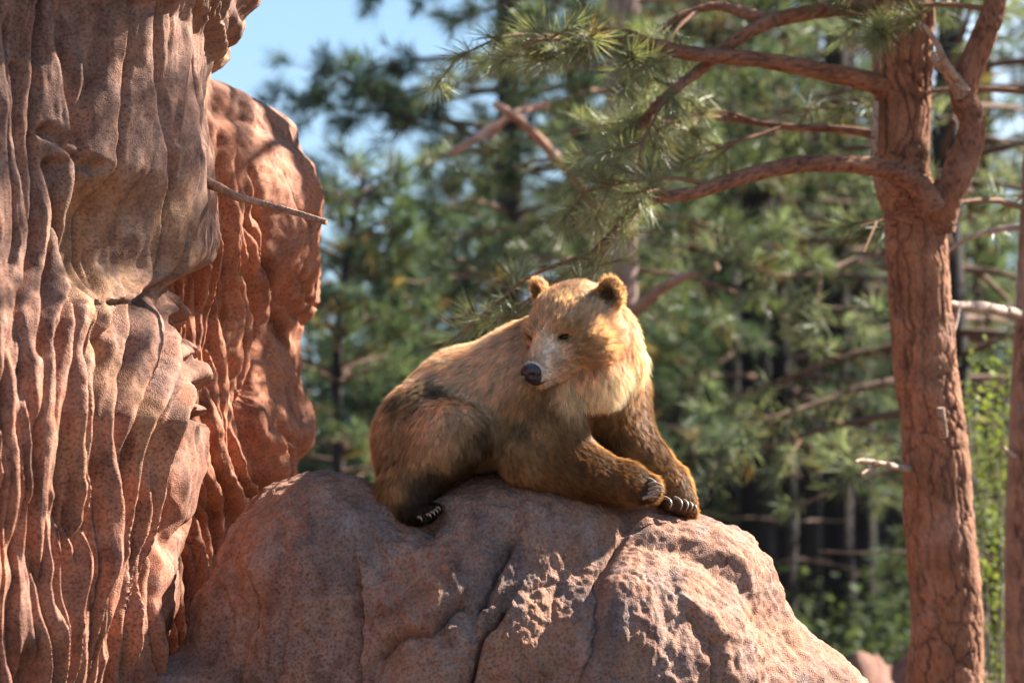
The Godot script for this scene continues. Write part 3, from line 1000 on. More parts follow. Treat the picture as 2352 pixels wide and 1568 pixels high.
	var rear := func(p: Vector3, az: float, y: float) -> float:
		var s := sheet_of(p)
		var d := big.get_noise_3dv(p + Vector3(5, 0, 0)) * 0.09
		var qx := (s.x - 0.1 * (s.y - 500.0)) / 100.0 + warp.get_noise_3d(p.x * 0.8, p.y * 0.45, p.z * 0.8) * 0.5
		var n1 := strand.get_noise_2d(qx * 1.1 + 20.0, s.y * 0.0009)
		var n2 := strand2.get_noise_2d(qx * 3.2 + 30.0, s.y * 0.0015)
		var calm := smoothstep(330.0, 560.0, s.y)
		d += (pow(absf(n1), 0.7) * 0.17 - 0.06) * lerpf(0.4, 1.0, calm)
		d -= (1.0 - smoothstep(0.0, 0.06, absf(n1))) * 0.05 * calm
		d += pow(absf(n2), 0.8) * 0.05 * calm
		d -= (1.0 - smoothstep(0.0, 0.1, absf(n2))) * 0.03 * calm
		d += fine.get_noise_3dv(p * 0.8) * 0.014
		return d
	var rear_tint := func(p: Vector3, az: float, y: float, d: float) -> Color:
		var st := stain.get_noise_3d(p.x + 3.0, p.y * 0.5, p.z)
		var col := Color(0.47, 0.2, 0.115).lerp(Color(0.35, 0.2, 0.15), smoothstep(2.9, 3.6, y + st * 0.4))
		col = col.lerp(Color(0.31, 0.15, 0.1), smoothstep(0.1, 0.4, st) * 0.5)
		return col * 0.78 * (1.0 + fine.get_noise_3dv(p * 1.3) * 0.2)
	var z2 := 10.6
	var edges2 := []
	for e in [[1750, 640], [1200, 650], [1080, 722], [1000, 738], [880, 722], [760, 712], [600, 724], [430, 736], [380, 728], [330, 690], [290, 688], [245, 665], [205, 640], [150, 600], [80, 560]]:
		var p := spot(e[1], e[0], z2)
		edges2.append([p.y, p.x + 2.7 - (0.09 if e[0] > 700 else 0.03)])
	column("rear_cliff", "lower red rock bluff with a rounded shoulder, behind the overhanging cliff", -2.7, -z2, edges2, spot(500, 130, z2).y, 1.8, 0.35, 2.2, 300, 420, rear, rear_tint, mat)


func build_ground() -> void:
	var acc := Acc.new()
	var und := noise(41, 0.06, 3)
	var xs := []
	for k in 90:
		var t := k / 89.0 * 2.0 - 1.0
		xs.append(t * 14.0 + t * t * t * t * t * 380.0)
	for z in xs:
		for x in xs:
			acc.v.append(Vector3(x, ground_at(x, z - 12.0), z - 12.0))
			acc.c.append(Color(0.15, 0.105, 0.08).lerp(Color(0.1, 0.075, 0.055), smoothstep(-25.0, -45.0, z) ) * (1.0 + und.get_noise_2d(x * 6.0, z * 6.0) * 0.5))
	for r in 89:
		for q in 89:
			var a := r * 90 + q
			acc.i.append_array([a, a + 1, a + 90, a + 1, a + 91, a + 90])
	acc.smooth()
	var m := stone_material(2.0)
	m.uv1_scale = Vector3(0.5, 0.5, 0.5)
	var o := part("ground", acc.mesh(m), self)
	o.set_meta("kind", "structure")
	o.set_meta("label", "red brown earth strewn with needles under the pines")


func ground_at(x: float, z: float) -> float:
	return 0.25 * sin(x * 0.21 + 1.0) * sin(z * 0.17) + 0.012 * maxf(0.0, -z - 40.0)


# ---------------------------------------------------------------- pines
var bark_m: StandardMaterial3D
var far_bark_m: StandardMaterial3D
var needle_m: StandardMaterial3D
var far_needle_m: StandardMaterial3D


func needle_material() -> StandardMaterial3D:
	var m := StandardMaterial3D.new()
	m.vertex_color_use_as_albedo = true
	m.roughness = 0.42
	m.metallic_specular = 0.5
	m.cull_mode = BaseMaterial3D.CULL_DISABLED
	m.backlight_enabled = true
	m.backlight = Color(0.9, 0.92, 0.7)
	return m


func bark_material() -> StandardMaterial3D:
	var m := StandardMaterial3D.new()
	m.vertex_color_use_as_albedo = true
	m.albedo_texture = noise_tex(51, 0.03, 5, [Color(0.6, 0.58, 0.56), Color(1, 1, 1), Color(1, 1, 1)], [0.0, 0.55, 1.0])
	m.uv1_triplanar = true
	m.uv1_scale = Vector3(4.0, 1.6, 4.0)
	m.roughness = 0.9
	m.metallic_specular = 0.25
	m.heightmap_enabled = true
	m.heightmap_texture = noise_tex(52, 0.05, 5, [Color(0, 0, 0), Color(1, 1, 1)], [0.0, 1.0])
	m.heightmap_scale = 0.6
	return m


func bark_tube(acc: Acc, pts: PackedVector3Array, radii: PackedFloat32Array, sides: int, relief: float, scale_: float, plate: Color, furrow: Color, s: int) -> void:
	# a trunk or limb whose bark is broken into long raised plates by dark furrows
	var cell := noise(s, 1.0, 1, FastNoiseLite.TYPE_CELLULAR)
	cell.cellular_return_type = FastNoiseLite.RETURN_DISTANCE2_SUB
	cell.cellular_jitter = 1.0
	var rough := noise(s + 1, 9.0, 4)
	var tone := noise(s + 2, 3.0, 3)
	var from := acc.v.size()
	var i0 := acc.i.size()
	var side := Vector3.RIGHT
	var m := pts.size()
	for k in m:
		var along := (pts[mini(k + 1, m - 1)] - pts[maxi(k - 1, 0)]).normalized()
		if k == 0 and absf(along.dot(side)) > 0.8: side = Vector3.FORWARD
		side = (side - along * along.dot(side)).normalized()
		var other := along.cross(side)
		for q in sides:
			var t := TAU * q / sides
			var o := side * cos(t) + other * sin(t)
			var p := pts[k] + o * radii[k]
			var w := Vector3(rough.get_noise_3dv(p), rough.get_noise_3dv(p + Vector3(3, 0, 0)), rough.get_noise_3dv(p + Vector3(0, 5, 0)))
			# stretched along the limb
			var e := p - along * along.dot(p) * 0.87 + w * 0.02
			var c1 := cell.get_noise_3dv(e * scale_) + 1.0
			var c2 := cell.get_noise_3dv(e * scale_ * 2.7 + Vector3(9, 3, 1)) + 1.0
			var f := smoothstep(0.0, 0.1, c1) * 0.66 + smoothstep(0.0, 0.14, c2) * 0.34
			var lift := (f - 0.75) * relief + w.x * relief * 0.3 + tone.get_noise_3dv(p) * radii[k] * 0.06
			acc.v.append(p + o * lift)
			var tn := tone.get_noise_3dv(p * 1.7)
			var col := furrow.lerp(plate, clampf(f * 1.1 - 0.1, 0.0, 1.0)) * (1.0 + tn * 0.45)
			col = col.lerp(Color(plate.r * 1.3, plate.g * 1.75, plate.b * 2.2) * (1.0 + tn * 0.4), smoothstep(0.15, 0.55, tone.get_noise_3dv(p * 0.6 + Vector3(0, 9, 0))) * 0.4)
			acc.c.append(col)
	for k in m - 1:
		for q in sides:
			var q1 := (q + 1) % sides
			var a := from + k * sides + q
			var b := from + k * sides + q1
			acc.i.append_array([a, a + sides, b, b, a + sides, b + sides])
	# closed tip
	var ct := acc.v.size()
	acc.v.append(pts[m - 1])
	acc.c.append(Color(0.5, 0.36, 0.22))
	for q in sides:
		acc.i.append_array([from + (m - 1) * sides + q, ct, from + (m - 1) * sides + (q + 1) % sides])
	acc.smooth(i0, from)


func needle_tuft(count: int, long: float, wide: float, s: int, spread := 1.0) -> Acc:
	# the brush of needles at the end of a shoot that grows along +Y
	var acc := Acc.new()
	var r := rng_of(s)
	for k in count:
		var t := r.randf()
		var root := Vector3(0, lerpf(-0.55, 0.1, t) * long, 0)
		var open := lerpf(1.25, 0.25, t) * spread * r.randf_range(0.7, 1.2)
		var az := r.randf() * TAU
		var dir := Vector3(sin(open) * cos(az), cos(open), sin(open) * sin(az))
		var l := long * r.randf_range(0.75, 1.1)
		var side := dir.cross(Vector3(r.randf_range(-1, 1), r.randf_range(-1, 1), r.randf_range(-1, 1))).normalized()
		var tip := root + dir * l + Vector3(0, -0.06, 0) * l
		var mid := root + dir * l * 0.55
		var nn := side.cross(dir).normalized()
		var shade := r.randf_range(0.75, 1.25)
		var from := acc.v.size()
		for v: Vector3 in [root - side * wide * 0.5, root + side * wide * 0.5, mid - side * wide * 0.5, mid + side * wide * 0.5, tip]:
			acc.v.append(v)
			acc.n.append(nn)
			acc.c.append(Color(shade, shade * r.randf_range(0.97, 1.03), shade * 0.9))
		acc.i.append_array([from, from + 2, from + 1, from + 1, from + 2, from + 3, from + 2, from + 4, from + 3])
	return acc


func stand(at: Vector3, up: Vector3, size: float, roll: float) -> Transform3D:
	var x := up.cross(Vector3(0.31, 0.2, 0.93)).normalized()
	var b := Basis(x, up, x.cross(up)).rotated(up, roll)
	return Transform3D(b.scaled(Vector3(size, size, size)), at)


func leafy(path: PackedVector3Array, from_t: float, twigs: int, reach: float, per: int, r: RandomNumberGenerator, wood: Acc, where: Array, tints: Array, tone: Color, droop := 0.25, flat := 0.5) -> void:
	# twigs with needle tufts along the outer part of a limb
	var m := path.size() - 1
	for k in twigs:
		var t := lerpf(from_t, 1.0, (k + r.randf()) / twigs)
		var fi := t * m
		var i0 := mini(int(fi), m - 1)
		var p := path[i0].lerp(path[i0 + 1], fi - i0)
		var along := (path[i0 + 1] - path[i0]).normalized()
		var out := along.cross(Vector3.UP).normalized() * (1.0 if r.randf() < 0.5 else -1.0)
		var dir := (along * r.randf_range(0.3, 1.0) + out * r.randf_range(0.2, 1.0) + Vector3(0, r.randf_range(-flat, flat * 0.8), 0)).normalized()
		var l := reach * r.randf_range(0.5, 1.1) * (1.15 - 0.5 * t)
		var q1 := p + dir * l * 0.5 + Vector3(0, -droop * l * 0.15, 0)
		var q2 := p + dir * l + Vector3(0, -droop * l * 0.4 + 0.06 * l, 0)
		wood.tube(PackedVector3Array([p, q1, q2]), PackedFloat32Array([0.006 + l * 0.007, 0.004 + l * 0.004, 0.003]), 5, Color(0.2, 0.12, 0.07), false)
		for h in per:
			var tt := 1.0 if h == 0 else r.randf_range(0.3, 1.0)
			var base := q1.lerp(q2, tt * 2.0 - 1.0) if tt > 0.5 else p.lerp(q1, tt * 2.0)
			var up := (dir * 0.8 + Vector3(r.randf_range(-1, 1), r.randf_range(-0.7, 0.9), r.randf_range(-1, 1)) * (0.35 if h == 0 else 0.9)).normalized()
			if h: base += up * 0.08 * reach
			where.append(stand(base, up, r.randf_range(0.75, 1.2), r.randf() * TAU))
			var c := tone * r.randf_range(0.65, 1.4)
			if r.randf() < 0.05: c = Color(0.19, 0.12, 0.05)
			elif r.randf() < 0.22: c = c.lerp(Color(0.1, 0.15, 0.12), 0.5)
			tints.append(c)


func limb(from: Vector3, dir: Vector3, long: float, r: RandomNumberGenerator, sag: float) -> PackedVector3Array:
	var ctrl := []
	var p := from
	var d := dir
	for k in 5:
		ctrl.append(p)
		p += d * long / 4.0
		d = (d + Vector3(r.randf_range(-0.2, 0.2), (-sag if k < 2 else sag * 0.8) + r.randf_range(-0.12, 0.12), r.randf_range(-0.2, 0.2))).normalized()
	return spline(ctrl, 2)


func grow_pine(s: int, high: float, crown_from: float, wide: float, thick: float, tone: Color, tuft: Acc, packed: int, dead := 3, lean := 0.25, dense := 2.3) -> Dictionary:
	# a whole pine about its own foot: trunk, limbs and crown meshes
	var r := rng_of(s)
	var trunk := Acc.new()
	var ctrl := []
	for k in 6:
		var t := k / 5.0
		ctrl.append(Vector3(r.randf_range(-lean, lean) * t, high * t - 0.3, r.randf_range(-lean, lean) * t))
	var path := spline(ctrl, 8)
	var radii := ramp([thick * 1.25, thick, thick * 0.9, thick * 0.75, thick * 0.5, 0.02], path.size())
	bark_tube(trunk, path, radii, 14, 0.02, 7.0, Color(0.04, 0.033, 0.031), Color(0.022, 0.019, 0.018), s + 3)
	var wood := Acc.new()
	var where := []
	var tints := []
	var y := crown_from
	var m := path.size() - 1
	for k in dead:
		var yy := lerpf(1.6, crown_from, (k + 0.5) / maxi(dead, 1))
		var a := r.randf() * TAU
		var l := r.randf_range(0.5, 1.4)
		var b := limb(path[int(yy / high * m)], Vector3(cos(a), r.randf_range(-0.1, 0.3), sin(a)).normalized(), l, r, 0.1)
		wood.tube(b, ramp([0.022, 0.014, 0.005], b.size()), 5, Color(0.17, 0.12, 0.09), false)
	while y < high - 0.3:
		var t := (y - crown_from) / (high - crown_from)
		var l0 := wide * (1.0 - pow(t, 1.5)) * lerpf(0.75, 1.0, minf(1.0, t * 5.0)) + 0.25
		var n := r.randi_range(3, 5)
		var a0 := r.randf() * TAU
		for k in n:
			var a := a0 + TAU * k / n + r.randf_range(-0.4, 0.4)
			var l := l0 * r.randf_range(0.55, 1.15)
			var from := path[clampi(int((y + 0.3) / high * m), 0, m)]
			from.y = y + r.randf_range(-0.15, 0.15)
			var b := limb(from, Vector3(cos(a), lerpf(-0.05, 0.7, t) + r.randf_range(-0.15, 0.2), sin(a)).normalized(), l, r, 0.12)
			wood.tube(b, ramp([0.016 + 0.012 * l, 0.012 + 0.006 * l, 0.006], b.size()), 5, Color(0.13, 0.085, 0.06), false)
			leafy(b, 0.4, maxi(3, int(l * dense)), 0.42 + 0.13 * l, packed, r, wood, where, tints, tone)
		y += r.randf_range(0.32, 0.6) * clampf(high / 14.0, 0.6, 1.2)
	var crown := Acc.new()
	for k in where.size():
		var x: Transform3D = where[k]
		var c: Color = tints[k]
		var f := crown.v.size()
		for q in tuft.v.size():
			crown.v.append(x * tuft.v[q])
			crown.n.append((x.basis * tuft.n[q]).normalized())
			crown.c.append(tuft.c[q] * c)
		for q in tuft.i.size():
			crown.i.append(tuft.i[q] + f)
	return {"trunk": trunk.mesh(far_bark_m), "limbs": wood.mesh(far_bark_m), "crown": crown.mesh(far_needle_m), "high": high}


func plant(p: Dictionary, at: Vector3, turn: float, size: float, label: String, group: String, called := "pine_tree") -> Node3D:
	var o := thing(called, at, label, "pine tree", group)
	o.rotation.y = turn
	o.scale = Vector3.ONE * size
	part("trunk", p.trunk, o)
	part("branchwork", p.limbs, o, "stuff")
	part("crown", p.crown, o, "stuff")
	return o


func foot(u: float, d: float) -> Vector3:
	# where a tree stands that is seen at u, d metres away
	var x := (u - 1176.0) / LENS * d
	return Vector3(x, ground_at(x, -d) - 0.1, -d)


const SUNLIT := [Vector3(0.1, 2.35, -8.9), Vector3(0.35, 2.2, -8.9), Vector3(-0.2, 2.2, -9.0), Vector3(0.45, 1.85, -8.9), Vector3(0.62, 1.6, -8.9), Vector3(-0.5, 2.0, -9.1), Vector3(0.3, 1.7, -8.7),
	Vector3(2.15, 0.7, -12.0), Vector3(2.1, 1.5, -12.0), Vector3(2.05, 2.3, -12.0), Vector3(2.0, 3.1, -12.0), Vector3(0.46, 3.55, -11.3), Vector3(0.9, 3.6, -11.5), Vector3(0.8, 3.1, -11.4)]


func thin_out(where: Array, tints: Array, r: RandomNumberGenerator, above: float) -> void:
	# the crowns are open towards the sun where the light reaches the bear and the trunk
	for k in range(where.size() - 1, -1, -1):
		var o: Vector3 = where[k].origin
		if o.y < above: continue
		for b: Vector3 in SUNLIT:
			var q := o - b
			if (q - TO_SUN * q.dot(TO_SUN)).length() < 0.42:
				if r.randf() < 0.9:
					where.remove_at(k)
					tints.remove_at(k)
				break


func build_red_pine() -> void:
	# the near, reddish pine on the right with two long bare-based boughs reaching over the clearing
	var dd := 12.0
	var root := thing("red_barked_pine", foot(2150, dd), "near reddish brown pine with forked stem and long boughs reaching left over the bear", "pine tree")
	var base := root.position
	var plate := Color(0.275, 0.132, 0.076)
	var furrow := Color(0.085, 0.048, 0.036)
	var ctrl := []
	var rad := []
	for e in [[1760, 2170, 92], [1568, 2170, 88], [1400, 2176, 79], [1200, 2156, 79], [1000, 2147, 73], [850, 2127, 72], [700, 2115, 70], [560, 2105, 69], [480, 2098, 68], [400, 2072, 62], [200, 2074, 65], [0, 2076, 70], [-250, 2090, 64], [-600, 2110, 52], [-1000, 2095, 42], [-1500, 2110, 26], [-1900, 2110, 6]]:
		ctrl.append(spot(e[1], e[0], dd))
		rad.append(e[2] * dd / LENS)
	var path := spline(ctrl, 26)
	var radii := PackedFloat32Array()
	for k in path.size():
		var t := k / 26.0
		var a := mini(int(t), rad.size() - 2)
		radii.append(lerpf(rad[a], rad[a + 1], t - a))
	var trunk := Acc.new()
	bark_tube(trunk, path, radii, 150, 0.017, 9.0, plate, furrow, 61)
	part("trunk", trunk.mesh(bark_m, base), root)
	var r := rng_of(62)
	var tuft := needle_tuft(56, 0.17, 0.0024, 63)
	var tone := Color(0.22, 0.225, 0.12)
	var boughs := [
		# second stem from the crotch and its fork
		["second_stem", [[2150, 520, 11.95], [2165, 470, 11.9], [2205, 385, 11.85], [2236, 290, 11.85], [2215, 205, 11.85], [2262, 80, 11.8], [2290, -20, 11.8], [2300, -260, 11.8], [2350, -600, 11.7]], [46, 40, 35, 31, 31, 28, 25, 20, 6], 2],
		["dead_fork", [[2212, 215, 11.8], [2180, 165, 11.75], [2150, 135, 11.75], [2146, 118, 11.74]], [20, 15, 9, 4], 0],
		["dead_stick", [[2205, 195, 11.78], [2170, 140, 11.65], [2150, 95, 11.6], [2122, 58, 11.55]], [12, 9, 7, 5], 0],
		# low bough that sweeps left past the bear
		["bough", [[2140, 480, 11.75], [2110, 425, 11.72], [2050, 393, 11.7], [1950, 376, 11.65], [1830, 378, 11.6], [1720, 402, 11.5], [1600, 440, 11.4], [1480, 464, 11.25], [1425, 520, 11.15], [1380, 565, 11.1], [1335, 612, 11.05]], [34, 26, 21, 19, 18, 16, 14, 11, 9, 7, 4], 1, 5],
		["bough", [[2060, 215, 12.0], [2005, 190, 11.9], [1900, 165, 11.8], [1750, 138, 11.6], [1600, 124, 11.5], [1500, 104, 11.4], [1420, 96, 11.35], [1300, 84, 11.25], [1180, 100, 11.2]], [32, 23, 20, 17, 16, 15, 12, 9, 4], 1, 5],
		["bough", [[2060, -30, 12.0], [1990, 6, 11.9], [1890, 24, 11.8], [1780, 46, 11.7], [1690, 92, 11.6], [1620, 150, 11.6], [1530, 222, 11.5], [1480, 275, 11.5], [1440, 330, 11.5]], [22, 19, 17, 16, 13, 12, 10, 8, 4], 1, 4],
		["bough", [[1780, 46, 11.7], [1700, 26, 11.8], [1640, 14, 11.9], [1560, 40, 11.9], [1500, 90, 11.9]], [13, 11, 9, 8, 4], 1, 3],
		["bough", [[2090, 330, 12.1], [1960, 300, 12.4], [1800, 290, 12.5], [1640, 268, 12.5], [1540, 262, 12.4]], [12, 10, 8, 6, 3], 1],
		["dead_stick", [[2012, 235, 11.85], [2010, 300, 11.8], [2005, 360, 11.8], [1985, 372, 11.75]], [7, 8, 7, 3], 0],
		["dead_stick", [[2090, 1078, 11.9], [2030, 1066, 11.6], [1980, 1058, 11.5], [1966, 1062, 11.45]], [9, 7, 6, 3], 0],
		["dead_stick", [[2020, 1066, 11.6], [1990, 1082, 11.5], [1980, 1088, 11.45]], [5, 4, 2], 0],
		["branch_stub", [[2168, 1000, 11.83], [2164, 965, 11.76], [2162, 936, 11.75]], [11, 10, 9], 0],
		["branch_stub", [[2165, 450, 11.9], [2160, 410, 11.85], [2161, 388, 11.85]], [11, 9, 8], 0],
		["branch_stub", [[2180, 430, 11.9], [2215, 424, 11.85], [2232, 420, 11.85]], [11, 9, 8], 0],
	]
	var twig := Acc.new()
	var where := []
	var tints := []
	for b in boughs:
		var acc := Acc.new()
		var c2 := []
		var r2 := []
		var pts2: Array = b[1]
		for k in pts2.size():
			c2.append(spot(pts2[k][0], pts2[k][1], pts2[k][2]))
			r2.append(float(b[2][k]) * 11.8 / LENS)
		var pp := spline(c2, 12)
		var big: bool = float(b[2][0]) > 12
		bark_tube(acc, pp, ramp(r2, pp.size()), 36 if big else 12, 0.014 if big else 0.003, 13.0, plate * Color(0.95, 0.95, 1.0) if b[3] else Color(0.36, 0.25, 0.18), furrow, 70)
		part(b[0], acc.mesh(bark_m, base), root)
		if b[3] == 1:
			# side boughs that carry the needles
			var many: int = b[3 + 1] if b.size() > 4 else 8
			for k in many:
				var t := lerpf(0.5, 0.98, (k + r.randf()) / many)
				var i0 := int(t * (pp.size() - 2))
				var al := (pp[i0 + 1] - pp[i0]).normalized()
				var d2 := (al * 0.7 + Vector3(r.randf_range(-0.3, 0.3), r.randf_range(-0.45, 0.35), r.randf_range(-0.5, 0.9))).normalized()
				var lb := limb(pp[i0], d2, r.randf_range(0.35, 0.8), r, 0.1)
				twig.tube(lb, ramp([0.012, 0.008, 0.004], lb.size()), 6, Color(0.22, 0.12, 0.075), false)
				leafy(lb, 0.4, 4, 0.26, 2, r, twig, where, tints, tone, 0.3, 0.6)
			leafy(pp, 0.7, 6, 0.3, 2, r, twig, where, tints, tone, 0.3, 0.6)
		elif b[3] == 2:
			for k in 8:
				var t := lerpf(0.72, 0.98, (k + r.randf()) / 8.0)
				var i0 := int(t * (pp.size() - 2))
				var a := r.randf() * TAU
				var lb := limb(pp[i0], Vector3(cos(a), 0.1, sin(a)).normalized(), r.randf_range(0.7, 1.4), r, 0.15)
				twig.tube(lb, ramp([0.016, 0.01, 0.004], lb.size()), 6, Color(0.22, 0.12, 0.075), false)
				leafy(lb, 0.3, 9, 0.35, 3, r, twig, where, tints, tone, 0.4, 0.6)
	# the head of the tree, above what the picture shows
	for k in 32:
		var t := k / 31.0
		var at := path[int(lerpf(0.735, 0.985, t) * (path.size() - 1))]
		var a := k * 2.4 + r.randf_range(-0.4, 0.4)
		var l := lerpf(2.5, 0.7, t) * r.randf_range(0.7, 1.1)
		var lb := limb(at, Vector3(cos(a), lerpf(0.1, 0.6, t), sin(a)).normalized(), l, r, 0.12)
		twig.tube(lb, ramp([0.03, 0.018, 0.006], lb.size()), 6, Color(0.22, 0.12, 0.075), false)
		leafy(lb, 0.4, int(5 * l), 0.5, 2, r, twig, where, tints, tone)
	# an open side to the crown: the sun comes through to the bear
	thin_out(where, tints, r, 4.4)
	for k in where.size():
		where[k].origin -= base
	part("branchwork", twig.mesh(bark_m, base), root, "stuff")
	scatter("needles", tuft.mesh(needle_m), where, tints, root)
	print("near needles ", where.size())


func build_edge_pine() -> void:
	# the pine that the frame cuts on the right
	var dd := 13.2
	var root := thing("edge_pine", foot(2345, dd), "grey brown pine trunk cut off by the right edge, with a pale dead branch", "pine tree")
	var base := root.position
	var ctrl := []
	for e in [[1760, 2352], [1400, 2344], [1000, 2352], [700, 2366], [400, 2380], [0, 2400], [-500, 2420], [-1100, 2440]]:
		ctrl.append(spot(e[1], e[0], dd))
	var path := spline(ctrl, 30)
	var acc := Acc.new()
	bark_tube(acc, path, ramp([0.085, 0.08, 0.075, 0.07, 0.065, 0.05, 0.02], path.size()), 64, 0.02, 10.0, Color(0.3, 0.17, 0.115), Color(0.1, 0.06, 0.045), 81)
	part("trunk", acc.mesh(bark_m, base), root)
	for e in [["dead_branch", [[2362, 722, 13.2], [2310, 716, 13.0], [2250, 704, 12.8], [2196, 702, 12.6], [2172, 690, 12.5]], [14, 13, 12, 10, 5]],
			["dead_branch", [[2200, 702, 12.6], [2196, 740, 12.55], [2190, 765, 12.5]], [8, 5, 2]],
			["dead_branch", [[2350, 1060, 13.2], [2320, 1040, 13.1], [2306, 1028, 13.0]], [7, 5, 3]],
			["dead_branch", [[2370, 520, 13.2], [2290, 528, 13.6], [2230, 545, 13.8], [2180, 575, 14.0]], [8, 7, 6, 3]]]:
		var c2 := []
		var pts: Array = e[1]
		var r2 := []
		for k in pts.size():
			c2.append(spot(pts[k][0], pts[k][1], pts[k][2]))
			r2.append(float(e[2][k]) * 13.0 / LENS)
		var pp := spline(c2, 10)
		var ba := Acc.new()
		bark_tube(ba, pp, ramp(r2, pp.size()), 16, 0.006, 13.0, Color(0.42, 0.31, 0.25), Color(0.17, 0.11, 0.08), 85)
		part(e[0], ba.mesh(bark_m, base), root)
	var r := rng_of(86)
	var twig := Acc.new()
	var where := []
	var tints := []
	for k in 14:
		var t := k / 13.0
		var at := path[int(lerpf(0.5, 0.97, t) * (path.size() - 1))]
		var a := k * 2.4
		var lb := limb(at, Vector3(cos(a), 0.1, sin(a)).normalized(), lerpf(1.5, 0.7, t) * r.randf_range(0.7, 1.1), r, 0.12)
		twig.tube(lb, ramp([0.02, 0.012, 0.004], lb.size()), 6, Color(0.22, 0.13, 0.09), false)
		leafy(lb, 0.35, 6, 0.4, 2, r, twig, where, tints, Color(0.12, 0.13, 0.06), 0.5, 0.6)
	thin_out(where, tints, r, 3.0)
	for k in where.size():
		where[k].origin -= base
	part("branchwork", twig.mesh(bark_m, base), root, "stuff")
	scatter("needles", needle_tuft(50, 0.17, 0.003, 87).mesh(needle_m), where, tints, root)


func build_mid_pine() -> void:
	# straight grey-pink trunk right behind the bear's head
	var dd := 20.0
	var root := thing("straight_pine", foot(1430, dd), "straight pinkish grey pine trunk rising right behind the bear's head", "pine tree")
	var base := root.position
	var ctrl := []
	for e in [[1900, 1440], [1500, 1432], [1000, 1424], [600, 1422], [300, 1428], [0, 1432], [-600, 1436], [-1400, 1440]]:
		ctrl.append(spot(e[1], e[0], dd))
	var path := spline(ctrl, 16)
	var acc := Acc.new()
	bark_tube(acc, path, ramp([0.17, 0.16, 0.155, 0.15, 0.14, 0.13, 0.11, 0.04], path.size()), 48, 0.02, 8.0, Color(0.33, 0.23, 0.19), Color(0.17, 0.12, 0.1), 91)
	part("trunk", acc.mesh(bark_m, base), root)
	for e in [["dead_limb", [[1400, 505, 19.9], [1345, 440, 19.3], [1280, 365, 18.7], [1200, 282, 18.2], [1136, 238, 18.0]], [17, 14, 12, 11, 8]],
			["dead_limb", [[1260, 238, 18.6], [1190, 258, 18.3], [1120, 300, 18.1], [1036, 352, 18.0]], [8, 10, 10, 8]],
			["dead_limb", [[1150, 292, 18.2], [1125, 318, 18.1], [1122, 325, 18.1]], [6, 5, 4]],
			["dead_limb", [[1385, 490, 19.9], [1355, 455, 20.2], [1370, 560, 20.3], [1395, 600, 20.4]], [8, 6, 6, 5]],
			["dead_limb", [[1440, 728, 19.9], [1480, 695, 19.6], [1550, 645, 19.3], [1648, 613, 19.0]], [18, 15, 11, 8]]]:
		var c2 := []
		var r2 := []
		var pts: Array = e[1]
		for k in pts.size():
			c2.append(spot(pts[k][0], pts[k][1], pts[k][2]))
			r2.append(float(e[2][k]) * 19.0 / LENS)
		var pp := spline(c2, 8)
		var ba := Acc.new()
		bark_tube(ba, pp, ramp(r2, pp.size()), 14, 0.006, 12.0, Color(0.36, 0.21, 0.15), Color(0.16, 0.1, 0.07), 95)
		part(e[0], ba.mesh(bark_m, base), root)
	var r := rng_of(96)
	var twig := Acc.new()
	var where := []
	var tints := []
	for k in 40:
		var t := k / 39.0
		var at := path[int(lerpf(0.42, 0.97, t) * (path.size() - 1))]
		var a := k * 2.4
		var lb := limb(at, Vector3(cos(a), -0.05, sin(a)).normalized(), lerpf(2.3, 1.0, t) * r.randf_range(0.6, 1.1), r, 0.12)
		twig.tube(lb, ramp([0.024, 0.014, 0.005], lb.size()), 6, Color(0.2, 0.12, 0.085), false)
		leafy(lb, 0.35, 9, 0.5, 3, r, twig, where, tints, Color(0.12, 0.145, 0.07), 0.4, 0.6)
	for k in where.size():
		where[k].origin -= base
	part("branchwork", twig.mesh(bark_m, base), root, "stuff")
	scatter("needles", needle_tuft(44, 0.18, 0.0045, 97).mesh(needle_m), where, tints, root)


